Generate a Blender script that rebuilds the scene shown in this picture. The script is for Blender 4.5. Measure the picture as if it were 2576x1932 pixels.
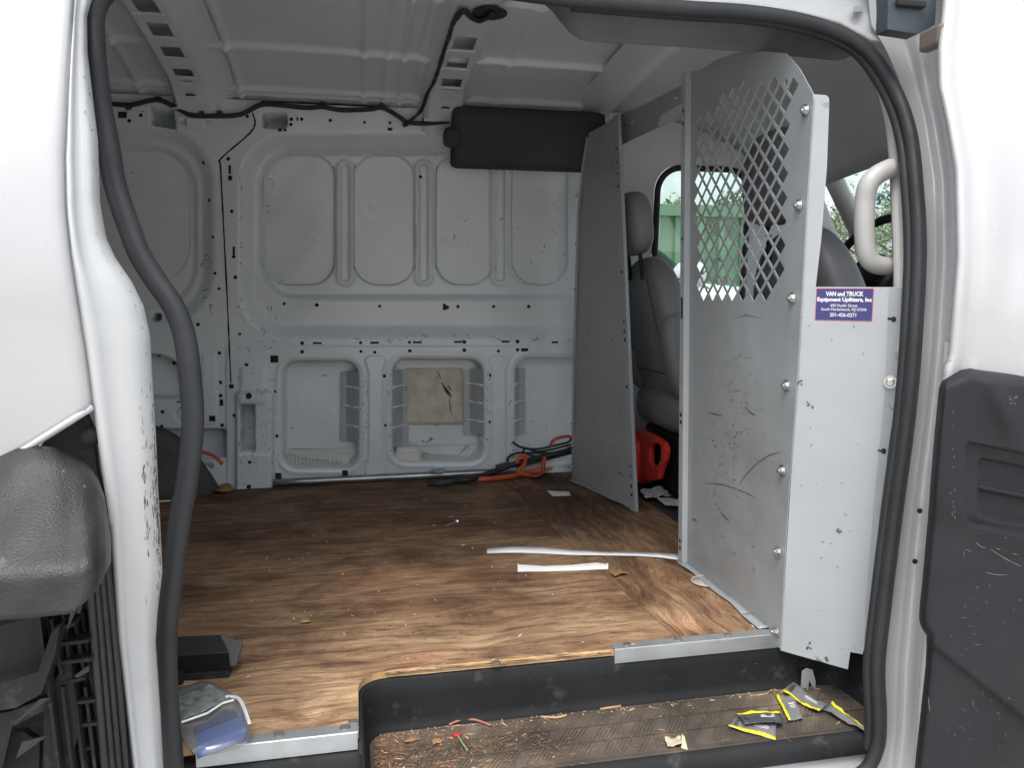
import bpy, math, random
import numpy as np
from mathutils import Vector, Matrix, noise as mnoise
from mathutils.geometry import delaunay_2d_cdt
random.seed(7); np.random.seed(7)
for o in list(bpy.data.objects): bpy.data.objects.remove(o)
SC = bpy.context.scene; COL = SC.collection
# ------------------------------------------------------------------ camera, world, sun, exposure
PW, PH, FPX = 2576., 1932., 1936.
YAW, PIT = math.radians(11.6), math.radians(6.2)
CP = np.array([0, 0, .67])
cam = bpy.data.objects.new('camera', bpy.data.cameras.new('camera')); COL.objects.link(cam); SC.camera = cam
cam.location = CP; cam.rotation_euler = (math.pi/2-PIT, 0, -YAW)
cam.data.sensor_width = 36; cam.data.lens = 36*FPX/PW; cam.data.clip_start = .02; cam.data.clip_end = 500
wd = bpy.data.worlds.new('World'); SC.world = wd; wd.use_nodes = True
wn, wl = wd.node_tree.nodes, wd.node_tree.links
SUN_EL, SUN_AZ = math.radians(66), math.radians(205)     # behind the camera, high, veiled by cloud
sky = wn.new('ShaderNodeTexSky'); sky.sky_type = 'NISHITA'; sky.sun_disc = False
sky.sun_elevation = SUN_EL; sky.sun_rotation = SUN_AZ; sky.dust_density = 4; sky.air_density = 1.2
hs = wn.new('ShaderNodeHueSaturation'); hs.inputs['Saturation'].default_value = .36
wl.new(sky.outputs[0], hs.inputs['Color']); wl.new(hs.outputs[0], wn['Background'].inputs[0]); wn['Background'].inputs[1].default_value = .15
sun = bpy.data.objects.new('sun', bpy.data.lights.new('sun', 'SUN')); COL.objects.link(sun)
sun.data.energy = 1.0; sun.data.angle = math.radians(40); sun.data.color = (1, .97, .93)
sd_ = Vector((math.sin(SUN_AZ)*math.cos(SUN_EL), math.cos(SUN_AZ)*math.cos(SUN_EL), math.sin(SUN_EL)))
sun.rotation_euler = sd_.to_track_quat('Z', 'Y').to_euler(); sun.location = (0, -5, 8)
vs = SC.view_settings; vs.view_transform = 'Standard'; vs.look = 'None'; vs.gamma = 1; vs.exposure = 1.12
SC.render.resolution_x, SC.render.resolution_y = 1024, 769
# ------------------------------------------------------------------ photo pixel -> ray helpers
FW = np.array([math.sin(YAW)*math.cos(PIT), math.cos(YAW)*math.cos(PIT), -math.sin(PIT)])
RT = np.array([math.cos(YAW), -math.sin(YAW), 0]); UP = np.cross(RT, FW)
def ray(x, y): return FW+RT*(x-PW/2)/FPX-UP*(y-PH/2)/FPX
def onz(x, y, z): d = ray(x, y); return CP+d*(z-CP[2])/d[2]
def ony(x, y, Y): d = ray(x, y); return CP+d*(Y-CP[1])/d[1]
def onx(x, y, X): d = ray(x, y); return CP+d*(X-CP[0])/d[0]
def onp(x, y, p0, n): d = ray(x, y); return CP+d*(np.dot(np.array(p0)-CP, n)/np.dot(d, n))
def proj(P):
    v = np.asarray(P)-CP; z = v@FW; return PW/2+FPX*(v@RT)/z, PH/2-FPX*(v@UP)/z
def interp(pts, t):
    a = np.array(pts, float); return np.interp(t, a[:, 0], a[:, 1])
def smooth(path, n=6, closed=False):
    p = [np.array(q, float) for q in path]; out = []; L = len(p)
    rng = L if closed else L-1
    for i in range(rng):
        if closed: a, b, c, d = p[i-1], p[i], p[(i+1) % L], p[(i+2) % L]
        else: a, b, c, d = p[max(i-1, 0)], p[i], p[i+1], p[min(i+2, L-1)]
        for k in range(n):
            t = k/n; out.append(.5*(2*b+(c-a)*t+(2*a-5*b+4*c-d)*t*t+(3*b-a-3*c+d)*t**3))
    if not closed: out.append(p[-1])
    return out
# ------------------------------------------------------------------ materials
MATS = {}
def mat(name, base, rough=.5, metal=0, var=.08, vscale=5, bump=0, bscale=150, dirt=None, scuff=None, coat=0, spec=.5, sheen=0, dent=0):
    """dirt = (colour, amount 0..1, scale), scuff = (colour, threshold, scale, stretch xyz)"""
    if name in MATS: return MATS[name]
    m = bpy.data.materials.new(name); m.use_nodes = True; nt = m.node_tree; N, L = nt.nodes, nt.links
    b = N['Principled BSDF']; tc = N.new('ShaderNodeTexCoord'); co = tc.outputs['Object']
    def noise(scale, detail=5, rgh=.55, vec=co):
        n = N.new('ShaderNodeTexNoise'); n.inputs['Scale'].default_value = scale; n.inputs['Detail'].default_value = detail
        n.inputs['Roughness'].default_value = rgh; L.new(vec, n.inputs['Vector']); return n.outputs[0]
    def ramp(v, a, c):
        r = N.new('ShaderNodeMapRange'); r.inputs[1].default_value = a; r.inputs[2].default_value = c; L.new(v, r.inputs[0]); return r.outputs[0]
    def mix(f, a, c, typ='MIX'):
        x = N.new('ShaderNodeMix'); x.data_type = 'RGBA'; x.blend_type = typ
        for s, v in ((0, f), (6, a), (7, c)):
            if hasattr(v, 'is_linked'): L.new(v, x.inputs[s])
            else: x.inputs[s].default_value = v if s == 0 else (*v, 1)
        return x.outputs[2]
    lo = tuple(max(0, c*(1-var)) for c in base); hi = tuple(min(1, c*(1+var)) for c in base)
    col = mix(ramp(noise(vscale), .3, .7), lo, hi)
    rv = ramp(noise(vscale*3), .25, .75)
    mr = N.new('ShaderNodeMapRange'); mr.inputs[3].default_value = max(.02, rough*.8); mr.inputs[4].default_value = min(1, rough*1.25); L.new(rv, mr.inputs[0]); L.new(mr.outputs[0], b.inputs['Roughness'])
    if dirt:
        dn = noise(dirt[2], 8, .68); t = 1-dirt[1]
        col = mix(ramp(dn, .25+.5*t, .55+.4*t), col, dirt[0])
    if scuff:
        mp = N.new('ShaderNodeMapping'); mp.inputs['Scale'].default_value = scuff[3]; mp.inputs['Rotation'].default_value = (.5, .4, .6); L.new(co, mp.inputs[0])
        s1 = noise(scuff[2], 2, .6, mp.outputs[0]); s2 = noise(4, 3)
        mul = N.new('ShaderNodeMath'); mul.operation = 'MULTIPLY'; L.new(ramp(s1, scuff[1], scuff[1]+.03), mul.inputs[0]); L.new(ramp(s2, .48, .6), mul.inputs[1])
        col = mix(mul.outputs[0], col, scuff[0])
    L.new(col, b.inputs['Base Color']); b.inputs['Metallic'].default_value = metal
    b.inputs['Specular IOR Level'].default_value = spec
    if coat: b.inputs['Coat Weight'].default_value = coat; b.inputs['Coat Roughness'].default_value = .08
    if sheen: b.inputs['Sheen Weight'].default_value = sheen
    if bump:
        bp = N.new('ShaderNodeBump'); bp.inputs['Strength'].default_value = bump; bp.inputs['Distance'].default_value = .002
        L.new(noise(bscale, 3), bp.inputs['Height']); L.new(bp.outputs[0], b.inputs['Normal'])
    if dent:      # shallow dents and oil-canning of thin sheet metal
        b2 = N.new('ShaderNodeBump'); b2.inputs['Strength'].default_value = 1; b2.inputs['Distance'].default_value = dent; L.new(noise(4.5, 2, .5), b2.inputs['Height'])
        if bump: L.new(bp.outputs[0], b2.inputs['Normal'])
        L.new(b2.outputs[0], b.inputs['Normal'])
    MATS[name] = m; return m
def glassmat(name, tint=(.9, .95, .93), gl=.07, rough=.02, milk=0.):
    if name in MATS: return MATS[name]
    m = bpy.data.materials.new(name); m.use_nodes = True; N, L = m.node_tree.nodes, m.node_tree.links
    N.remove(N['Principled BSDF']); o = N['Material Output']
    t = N.new('ShaderNodeBsdfTransparent'); t.inputs[0].default_value = (*tint, 1)
    g = N.new('ShaderNodeBsdfGlossy'); g.inputs['Roughness'].default_value = rough
    f = N.new('ShaderNodeLayerWeight'); pw = N.new('ShaderNodeMath'); pw.operation = 'POWER'; pw.inputs[1].default_value = 4; L.new(f.outputs['Facing'], pw.inputs[0])
    a = N.new('ShaderNodeMath'); a.operation = 'MULTIPLY_ADD'; a.use_clamp = True; a.inputs[1].default_value = .8; a.inputs[2].default_value = gl; L.new(pw.outputs[0], a.inputs[0])
    x = N.new('ShaderNodeMixShader'); L.new(a.outputs[0], x.inputs[0])
    df = N.new('ShaderNodeBsdfDiffuse'); df.inputs[0].default_value = (.8, .8, .8, 1); x0 = N.new('ShaderNodeMixShader'); x0.inputs[0].default_value = milk; L.new(t.outputs[0], x0.inputs[1]); L.new(df.outputs[0], x0.inputs[2]); L.new(x0.outputs[0], x.inputs[1]); L.new(g.outputs[0], x.inputs[2]); L.new(x.outputs[0], o.inputs[0])
    MATS[name] = m; return m
def plywood(name, along='X', dark=0.):
    m = bpy.data.materials.new(name); m.use_nodes = True; N, L = m.node_tree.nodes, m.node_tree.links
    b = N['Principled BSDF']; tc = N.new('ShaderNodeTexCoord')
    wm = N.new('ShaderNodeMapping'); wm.inputs['Scale'].default_value = (1.0, 2.2, 1) if along == 'X' else (2.2, 1.0, 1); L.new(tc.outputs['Object'], wm.inputs[0])
    wno = N.new('ShaderNodeTexNoise'); wno.inputs['Scale'].default_value = 3.4; wno.inputs['Detail'].default_value = 2.5; L.new(wm.outputs[0], wno.inputs['Vector'])
    wma = N.new('ShaderNodeVectorMath'); wma.operation = 'MULTIPLY_ADD'; L.new(wno.outputs['Color'], wma.inputs[0]); wma.inputs[1].default_value = (0, .11, 0) if along == 'X' else (.13, 0, 0); L.new(tc.outputs['Object'], wma.inputs[2]); warped = wma.outputs[0]
    def mapped(sx, sy, rot=0):
        mp = N.new('ShaderNodeMapping'); mp.inputs['Scale'].default_value = (sx, sy, 1) if along == 'X' else (sy, sx, 1)
        mp.inputs['Rotation'].default_value = (0, 0, rot); L.new(warped, mp.inputs[0]); return mp.outputs[0]
    def noise(vec, s, d=6, r=.6, dist=0):
        n = N.new('ShaderNodeTexNoise'); n.inputs['Scale'].default_value = s; n.inputs['Detail'].default_value = d; n.inputs['Roughness'].default_value = r
        n.inputs['Distortion'].default_value = dist; L.new(vec, n.inputs['Vector']); return n.outputs[0]
    def ramp(v, stops):
        r = N.new('ShaderNodeValToRGB'); e = r.color_ramp.elements
        for i, (p, c) in enumerate(stops):
            k = e[i] if i < 2 else e.new(p)
            k.position = p; k.color = (*c, 1)
        L.new(v, r.inputs[0]); return r.outputs[0]
    def mix(f, a, c, typ='MIX'):
        x = N.new('ShaderNodeMix'); x.data_type = 'RGBA'; x.blend_type = typ
        for s, v in ((0, f), (6, a), (7, c)):
            if hasattr(v, 'is_linked'): L.new(v, x.inputs[s])
            else: x.inputs[s].default_value = v if s == 0 else (*v, 1)
        return x.outputs[2]
    g = 1-dark
    grain = noise(mapped(1.5, 9), 3, 12, .70, 1.6)
    base = ramp(grain, [(.26, (.205*g, .128*g, .074*g)), (.60, (.44*g, .305*g, .175*g)), (.45, (.335*g, .222*g, .124*g)), (.76, (.56*g, .42*g, .26*g))])
    wv = N.new('ShaderNodeTexWave'); wv.wave_type = 'BANDS'; wv.bands_direction = 'Y' if along == 'X' else 'X'
    wv.inputs['Scale'].default_value = 7; wv.inputs['Distortion'].default_value = 9; wv.inputs['Detail'].default_value = 3; wv.inputs['Detail Scale'].default_value = .8
    L.new(mapped(.28, 1), wv.inputs['Vector'])
    ring = ramp(wv.outputs[0], [(.05, (.60, .52, .46)), (.38, (1, 1, 1))])
    col = mix(.5, base, ring, 'MULTIPLY')
    worn = ramp(noise(mapped(1.2, 2.0), 2.6, 8, .66, .6), [(.35, (.33, .27, .25)), (.60, (1.12, 1.1, 1.06)), (.46, (.68, .61, .56))])
    col = mix(.95, col, worn, 'MULTIPLY')
    red = ramp(noise(mapped(1, 1.6), 2.1, 4, .5), [(.45, (1, 1, 1)), (.72, (1.08, .82, .68))])
    col = mix(.8, col, red, 'MULTIPLY')
    strk = ramp(noise(mapped(2.6, 34), 2.4, 10, .66, 2.0), [(.40, (.50, .40, .33)), (.47, (1, 1, 1))])
    col = mix(.75, col, strk, 'MULTIPLY')
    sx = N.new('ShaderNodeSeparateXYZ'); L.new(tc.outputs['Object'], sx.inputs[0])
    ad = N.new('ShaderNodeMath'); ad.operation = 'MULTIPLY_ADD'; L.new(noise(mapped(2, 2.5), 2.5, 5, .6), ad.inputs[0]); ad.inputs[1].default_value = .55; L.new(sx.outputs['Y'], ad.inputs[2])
    trod_dim = ramp(ad.outputs[0], [(.0, (1.32, 1.30, 1.22)), (.35, (.80, .77, .74)), (.75, (.58, .53, .50))])     # pale wood scraped at the door; stain and dimming light painted toward the back
    tm = N.new('ShaderNodeMapRange'); tm.inputs[1].default_value = -.62; tm.inputs[2].default_value = .95; L.new(ad.outputs[0], tm.inputs[0]); L.new(tm.outputs[0], trod_dim.node.inputs[0])
    col = mix(.9, col, trod_dim, 'MULTIPLY')
    hv = N.new('ShaderNodeHueSaturation'); hv.inputs['Saturation'].default_value = .87; hv.inputs['Value'].default_value = .98; L.new(col, hv.inputs['Color']); col = hv.outputs[0]
    dv = N.new('ShaderNodeVectorMath'); dv.operation = 'DISTANCE'; mp2 = N.new('ShaderNodeMapping'); mp2.inputs['Scale'].default_value = (1.5, 1, 0); L.new(tc.outputs['Object'], mp2.inputs[0]); L.new(mp2.outputs[0], dv.inputs[0]); dv.inputs[1].default_value = (.98, .36, 0)
    dn = N.new('ShaderNodeMath'); dn.operation = 'MULTIPLY_ADD'; L.new(noise(mapped(1, 1.4), 5, 6, .65), dn.inputs[0]); dn.inputs[1].default_value = .7; L.new(dv.outputs['Value'], dn.inputs[2])
    oil = ramp(dn.outputs[0], [(.42, (.40, .36, .35)), (.75, (1, 1, 1))]); col = mix(.9, col, oil, 'MULTIPLY')      # old oil stain by the partition
    fine = ramp(noise(mapped(5, 95), 2.2, 8, .7, 1.5), [(.41, (.52, .42, .35)), (.46, (1, 1, 1))]); col = mix(.7, col, fine, 'MULTIPLY')
    fib = ramp(noise(mapped(6, 220), 2, 4, .7), [(.35, (.66, .62, .58)), (.6, (1.12, 1.12, 1.12))])
    col = mix(.7, col, fib, 'MULTIPLY')
    speck = noise(mapped(9, 9), 6, 5, .7); col = mix(ramp(speck, [(.62, (0, 0, 0)), (.7, (.6, .6, .6))]), col, (.05, .035, .025))
    L.new(col, b.inputs['Base Color']); b.inputs['Roughness'].default_value = .72; b.inputs['Specular IOR Level'].default_value = .25
    bp = N.new('ShaderNodeBump'); bp.inputs['Strength'].default_value = .35; bp.inputs['Distance'].default_value = .002
    L.new(noise(mapped(4, 90), 3, 6, .7), bp.inputs['Height']); L.new(bp.outputs[0], b.inputs['Normal'])
    return m
BLK = (.012, .012, .012)
WALL = mat('van inner white paint', (.67, .71, .73), .24, dent=.006, var=.06, vscale=3, dirt=((.30, .29, .27), .22, 9), scuff=((.04, .04, .04), .72, 11, (1.5, 1, 4)))
ROOF = mat('roof inner paint', (.64, .675, .69), .36, dent=.006, var=.06, vscale=3, dirt=((.36, .35, .33), .18, 6))
PAINT = mat('van outer white paint', (.405, .41, .415), .25, var=.03, vscale=3, dirt=((.33, .32, .30), .22, 10), scuff=((.16, .15, .14), .73, 16, (1, 1, 1.5)), coat=.5)
JAMB = mat('door jamb white paint', (.43, .44, .445), .32, var=.04, vscale=6, dirt=((.32, .31, .29), .22, 14), coat=.2)
STEEL = mat('partition grey enamel', (.295, .315, .328), .32, dent=.012, var=.07, vscale=4, dirt=((.21, .205, .195), .27, 7), scuff=((.05, .045, .04), .70, 16, (1, 1.2, 3)))
WINGM = mat('partition white enamel', (.375, .398, .412), .32, dent=.008, var=.05, vscale=5, dirt=((.30, .285, .26), .20, 8), scuff=((.07, .06, .05), .72, 18, (1, 1.2, 3)))
RUBBER = mat('door seal rubber', (.027, .029, .032), .55, var=.2, vscale=9, dirt=((.08, .08, .078), .2, 12), bump=.15, bscale=400, spec=.35)
BLACKP = mat('black textured plastic', (.014, .0155, .017), .6, var=.2, vscale=7, dirt=((.10, .095, .088), .34, 18), bump=.5, bscale=700, spec=.25)
MOULD = mat('scuffed black moulding plastic', (.0145, .016, .0185), .55, var=.2, vscale=5, dirt=((.06, .06, .058), .15, 9), scuff=((.22, .22, .21), .74, 13, (1, 1, 1.6)), bump=.5, bscale=650, spec=.25)
DUSTY = mat('dusty black moulding plastic', (.016, .017, .018), .40, var=.4, vscale=6, dirt=((.085, .08, .072), .30, 6), scuff=((.20, .185, .16), .69, 22, (2, 1, 1)), bump=.6, bscale=420, spec=.5)
TREAD = mat('dirty step tread rubber', (.085, .07, .055), .8, var=.5, vscale=9, dirt=((.25, .19, .13), .42, 9), bump=.6, bscale=420)
HEADL = mat('dark grey headliner', (.125, .132, .14), .9, var=.12, vscale=8, bump=.3, bscale=900, spec=.2)
CABL = mat('cab grey fabric lining', (.70, .705, .71), .85, var=.06, bump=.2, bscale=900, spec=.2)
VISOR = mat('dark foam trim', (.055, .061, .07), .9, var=.2, vscale=6, bump=.4, bscale=700, spec=.2)
HANDL = mat('warm grey handle plastic', (.40, .395, .385), .42, var=.04)
TRIMB = mat('light grey pillar trim', (.44, .43, .415), .5, var=.05)
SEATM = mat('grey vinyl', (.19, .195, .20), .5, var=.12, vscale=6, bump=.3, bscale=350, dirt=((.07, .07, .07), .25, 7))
GALV = mat('galvanised steel', (.36, .38, .39), .38, metal=.85, var=.25, vscale=22, dirt=((.16, .14, .12), .25, 14))
STRIP = mat('aluminium edge strip', (.42, .44, .455), .42, metal=.7, var=.12, vscale=14, dirt=((.30, .28, .25), .3, 20))
BOLT = mat('zinc bolt', (.55, .55, .54), .3, metal=.9, var=.1)
HOLE = mat('hole shadow', (.012, .013, .015), .9, var=0)
SEALB = mat('grey sealant', (.38, .39, .395), .6)
BRKSHADE = mat('shaded bracket paint', (.40, .42, .435), .5, var=.1, dirt=((.2, .2, .2), .2, 15))  # pocket bracket paint, darkened in colour to stand for shade
SCUFFG = mat('faint grey scuff', (.20, .195, .19), .7, var=.2, vscale=30)
SCUFFM = mat('black scuff', (.085, .08, .075), .8, var=.3, vscale=30)
CABLE = mat('black cable sheath', (.018, .019, .021), .5, var=.2)
HARN = mat('taped wiring loom', (.022, .025, .03), .65, var=.25, vscale=30, bump=.5, bscale=260)
ORANGE = mat('orange cable sheath', (.50, .085, .03), .5, var=.2, vscale=20, dirt=((.15, .06, .03), .3, 25))
REDP = mat('red jug plastic', (.80, .05, .035), .32, var=.08)
WHITEP = mat('off white plastic', (.66, .65, .61), .4, var=.06, dirt=((.40, .37, .31), .25, 20))
PAPER = mat('crumpled white paper', (.68, .68, .67), .8, var=.12, vscale=25, bump=.5, bscale=120)
NEWSP = mat('printed newspaper', (.55, .55, .55), .85, var=.3, vscale=60, dirt=((.12, .12, .12), .35, 70), bump=.6, bscale=90)
BLUEC = mat('blue cloth', (.03, .075, .22), .8, var=.2)
PAD = mat('stained yellowed insulation board', (.57, .535, .44), .85, var=.22, vscale=14, dirt=((.24, .20, .12), .34, 22), bump=.5, bscale=160)
LEAF = mat('dry leaf', (.30, .17, .07), .8, var=.3, vscale=50)
WOODC = mat('wood splinter', (.42, .28, .15), .8, var=.3, vscale=30)
PLYEDGE = mat('plywood edge plies', (.42, .26, .13), .75, var=.35, vscale=35, dirt=((.16, .09, .05), .35, 30))
YEL = mat('yellow wrapper film', (.78, .66, .02), .35, var=.06)
GREYF = mat('grey wrapper film', (.17, .175, .185), .32, var=.15, vscale=25, bump=.4, bscale=90)
DARKF = mat('dark wrapper film', (.055, .058, .066), .3, var=.2, vscale=25)
LABELW = mat('white print', (.72, .72, .72), .5, var=.05)
NAVY = mat('navy decal', (.035, .04, .16), .4, var=.05)
REDL = mat('red decal border', (.55, .05, .08), .4, var=.05)
BLUEP = mat('blue plastic', (.03, .085, .30), .35, var=.1)
CLEARP = glassmat('clear blister plastic', (.86, .88, .88), .10, .12, .10)
GLASS = glassmat('window glass', (.86, .93, .90), .05)
DEBRIS = mat('brown dirt crumbs', (.15, .085, .048), .9, var=.45, vscale=70)
# ------------------------------------------------------------------ mesh helpers
ORG = {}
def thing(name, label, cat, loc=(0, 0, 0), group=None):
    o = bpy.data.objects.new(name, None); COL.objects.link(o); o.location = loc; o.empty_display_size = .05
    o['label'] = label; o['category'] = cat
    if group: o['group'] = group
    ORG[o] = np.array(loc, float); return o
def obj(name, V, F, m, parent=None, smooth=False, label=None, cat=None, group=None, kind=None):
    V = np.asarray(V, float).reshape(-1, 3)
    org = ORG[parent] if parent is not None else np.array([(V[:, 0].min()+V[:, 0].max())/2, (V[:, 1].min()+V[:, 1].max())/2, V[:, 2].min()])
    me = bpy.data.meshes.new(name); me.from_pydata((V-org).tolist(), [], [list(map(int, f)) for f in F]); me.update()
    me.materials.append(m)
    if smooth: me.polygons.foreach_set('use_smooth', [True]*len(me.polygons))
    o = bpy.data.objects.new(name, me); COL.objects.link(o); ORG[o] = org
    if parent is not None: o.parent = parent
    else: o.location = org
    if label: o['label'] = label
    if cat: o['category'] = cat
    if group: o['group'] = group
    if kind: o['kind'] = kind
    return o
class MB:
    def __init__(s): s.V = []; s.F = []
    def add(s, V, F):
        n = len(s.V); s.V += [tuple(map(float, v)) for v in V]; s.F += [[i+n for i in f] for f in F]; return s
    def box(s, c, d, R=None):
        c = np.array(c, float); R = np.eye(3) if R is None else np.array(R)
        V = [c+R@(np.array(((i & 1)-.5, ((i >> 1) & 1)-.5, ((i >> 2) & 1)-.5))*np.array(d)) for i in range(8)]
        return s.add(V, [(0, 2, 3, 1), (4, 5, 7, 6), (0, 1, 5, 4), (2, 6, 7, 3), (0, 4, 6, 2), (1, 3, 7, 5)])
    def tube(s, path, r, n=10, caps=True, flat=None):
        """flat = (sx, sz) scales the section; r may be a list"""
        P = [np.array(p, float) for p in path]; L = len(P); rr = r if hasattr(r, '__len__') else [r]*L
        up = np.array([0.13, .2, .97]); rings = []
        for i in range(L):
            t = P[min(i+1, L-1)]-P[max(i-1, 0)]; t = t/(np.linalg.norm(t)+1e-12)
            a = np.cross(t, up); a = a/(np.linalg.norm(a)+1e-9); b = np.cross(a, t); up = b
            fx, fz = flat or (1, 1)
            rings.append([P[i]+rr[i]*(fx*math.cos(2*math.pi*k/n)*a+fz*math.sin(2*math.pi*k/n)*b) for k in range(n)])
        V = [v for r_ in rings for v in r_]; F = []
        for i in range(L-1):
            for k in range(n): F.append((i*n+k, i*n+(k+1) % n, (i+1)*n+(k+1) % n, (i+1)*n+k))
        if caps: F.append(tuple(range(n-1, -1, -1))); F.append(tuple((L-1)*n+k for k in range(n)))
        return s.add(V, F)
    def lathe(s, c, axis, prof, n=16):
        a = np.array(axis, float); a /= np.linalg.norm(a); t = np.array([0, 0, 1.]) if abs(a[2]) < .9 else np.array([1., 0, 0])
        u = np.cross(a, t); u /= np.linalg.norm(u); w = np.cross(a, u); V = []; F = []; c = np.array(c, float)
        for (r, h) in prof: V += [c+a*h+r*(math.cos(2*math.pi*k/n)*u+math.sin(2*math.pi*k/n)*w) for k in range(n)]
        for i in range(len(prof)-1):
            for k in range(n): F.append((i*n+k, i*n+(k+1) % n, (i+1)*n+(k+1) % n, (i+1)*n+k))
        F.append(tuple(range(n-1, -1, -1))); F.append(tuple((len(prof)-1)*n+k for k in range(n)))
        return s.add(V, F)
    def quad(s, pts): return s.add(pts, [tuple(range(len(pts)))])
    def build(s, name, m, parent=None, bevel=0, **k):
        o = obj(name, s.V, s.F, m, parent, **k)
        if bevel: bev(o, bevel)
        return o
def bev(o, w, seg=2):
    md = o.modifiers.new('b', 'BEVEL'); md.width = w; md.segments = seg; md.limit_method = 'ANGLE'; md.angle_limit = math.radians(40)
def subsurf(o, n=2):
    md = o.modifiers.new('s', 'SUBSURF'); md.levels = n; md.render_levels = n
def solid(o, t, off=-1):
    md = o.modifiers.new('t', 'SOLIDIFY'); md.thickness = t; md.offset = off
def gridobj(name, G, m, parent=None, smooth=True, **k):
    G = np.asarray(G, float); a, b = G.shape[:2]
    idx = np.arange(a*b).reshape(a, b)
    F = np.stack([idx[:-1, :-1], idx[:-1, 1:], idx[1:, 1:], idx[1:, :-1]], -1).reshape(-1, 4)
    return obj(name, G.reshape(-1, 3), F.tolist(), m, parent, smooth, **k)
def pip(p, poly):
    x, y = p; r = False; n = len(poly)
    for i in range(n):
        x1, y1 = poly[i]; x2, y2 = poly[i-1]
        if (y1 > y) != (y2 > y) and x < (x2-x1)*(y-y1)/(y2-y1)+x1: r = not r
    return r
def plate(name, outline, holes, f3, nrm, t, m, parent=None, **k):
    """flat sheet with real cut-outs: outline/holes in 2D, f3 maps 2D -> 3D, thickness t along nrm"""
    vs2, ed = [], []
    for lp in [outline]+list(holes):
        n0 = len(vs2); vs2 += [Vector((float(p[0]), float(p[1]))) for p in lp]; ed += [(n0+i, n0+(i+1) % len(lp)) for i in range(len(lp))]
    r = delaunay_2d_cdt(vs2, ed, [], 0, 1e-7); P2 = r[0]; tri = []
    for f in r[2]:
        c = sum((P2[i] for i in f), Vector((0, 0)))/len(f)
        if pip(c, outline) and not any(pip(c, h) for h in holes): tri.append(list(f))
    n = len(P2); A = [np.array(f3(p[0], p[1]), float) for p in P2]; nrm = np.array(nrm, float)
    V = A+[a+nrm*t for a in A]; F = []
    if tri:
        a, b, c = (A[i] for i in tri[0])
    cnt = {}
    for f in tri:
        a, b, c = (A[i] for i in f[:3])
        if np.dot(np.cross(b-a, c-a), nrm) > 0: f = f[::-1]
        F.append(f); F.append([i+n for i in f[::-1]])
        for i in range(len(f)): cnt[(f[i], f[(i+1) % len(f)])] = 1
    for (i, j) in cnt:
        if (j, i) not in cnt: F.append([j, i, i+n, j+n])
    return obj(name, V, F, m, parent, **k)
def rrect(x0, y0, x1, y1, r, n=5):
    o = []
    for cx, cy, a0 in ((x1-r, y1-r, 0), (x0+r, y1-r, 90), (x0+r, y0+r, 180), (x1-r, y0+r, 270)):
        for i in range(n+1): a = math.radians(a0+90*i/n); o.append((cx+r*math.cos(a), cy+r*math.sin(a)))
    return o
def circ(x, y, r, n=12): return [(x+r*math.cos(2*math.pi*i/n), y+r*math.sin(2*math.pi*i/n)) for i in range(n)]
def ribbon(mb, pts, w, nrm):
    """thin mark lying on a surface"""
    P = [np.array(p, float) for p in pts]; nrm = np.array(nrm, float); L = len(P); V = []
    for i in range(L):
        t = P[min(i+1, L-1)]-P[max(i-1, 0)]; s = np.cross(t, nrm); s = s/(np.linalg.norm(s)+1e-9)
        ww = w*(.35 if i in (0, L-1) else 1)*random.uniform(.7, 1.2)/2; V += [P[i]+s*ww, P[i]-s*ww]
    mb.add(V, [(2*i, 2*i+1, 2*i+3, 2*i+2) for i in range(L-1)])
def textmesh(name, body, size, M, m, parent, align='CENTER', bold=0, width=None):
    cu = bpy.data.curves.new(name, 'FONT'); cu.body = body; cu.size = size; cu.align_x = align; cu.offset = bold; cu.extrude = .0002; cu.resolution_u = 2
    to = bpy.data.objects.new('tmp', cu); COL.objects.link(to)
    dg = bpy.context.evaluated_depsgraph_get(); dg.update(); me = bpy.data.meshes.new_from_object(to.evaluated_get(dg))
    bpy.data.objects.remove(to)
    sx = 1.
    if width: xs_ = [v.co.x for v in me.vertices]; sx = width/(max(xs_)-min(xs_))
    V = np.array([(M@Vector((v.co.x*sx, v.co.y, v.co.z)))[:] for v in me.vertices]); F = [list(p.vertices) for p in me.polygons]
    return obj(name, V, F, m, parent)
# ------------------------------------------------------------------ ground
gm = mat('gravel yard', (.42, .41, .39), .95, var=.25, vscale=8, bump=.8, bscale=60)
MB().quad([(-150, -150, -.72), (150, -150, -.72), (150, 150, -.72), (-150, 150, -.72)]).build('ground', gm, kind='structure')
# ================================================================== THE VAN
van = thing('cargo_van', 'white cargo van seen through its open side door, bare painted metal inside', 'van', (0, 1.9, -.72))
def wallY(z): return 2.88-.10*np.clip((z-.45)/.88, 0, None)**1.5
def roofZ(Y): return 1.452-.085*((np.asarray(Y)-1.98)/.82)**2-.02*np.clip((np.asarray(Y)-2.62)/.16, 0, 1)**2
def WP(px, py, D=0.):
    Y = 2.85
    for _ in range(8): p = ony(px, py, Y); Y = float(wallY(p[2]))+D
    return ony(px, py, Y)
def RP(px, py, dz=0.):
    z = 1.43
    for _ in range(12): p = onz(px, py, z); z = .5*z+.5*(float(roofZ(np.clip(p[1], 1.2, 2.8)))+dz)
    return onz(px, py, z)
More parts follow.
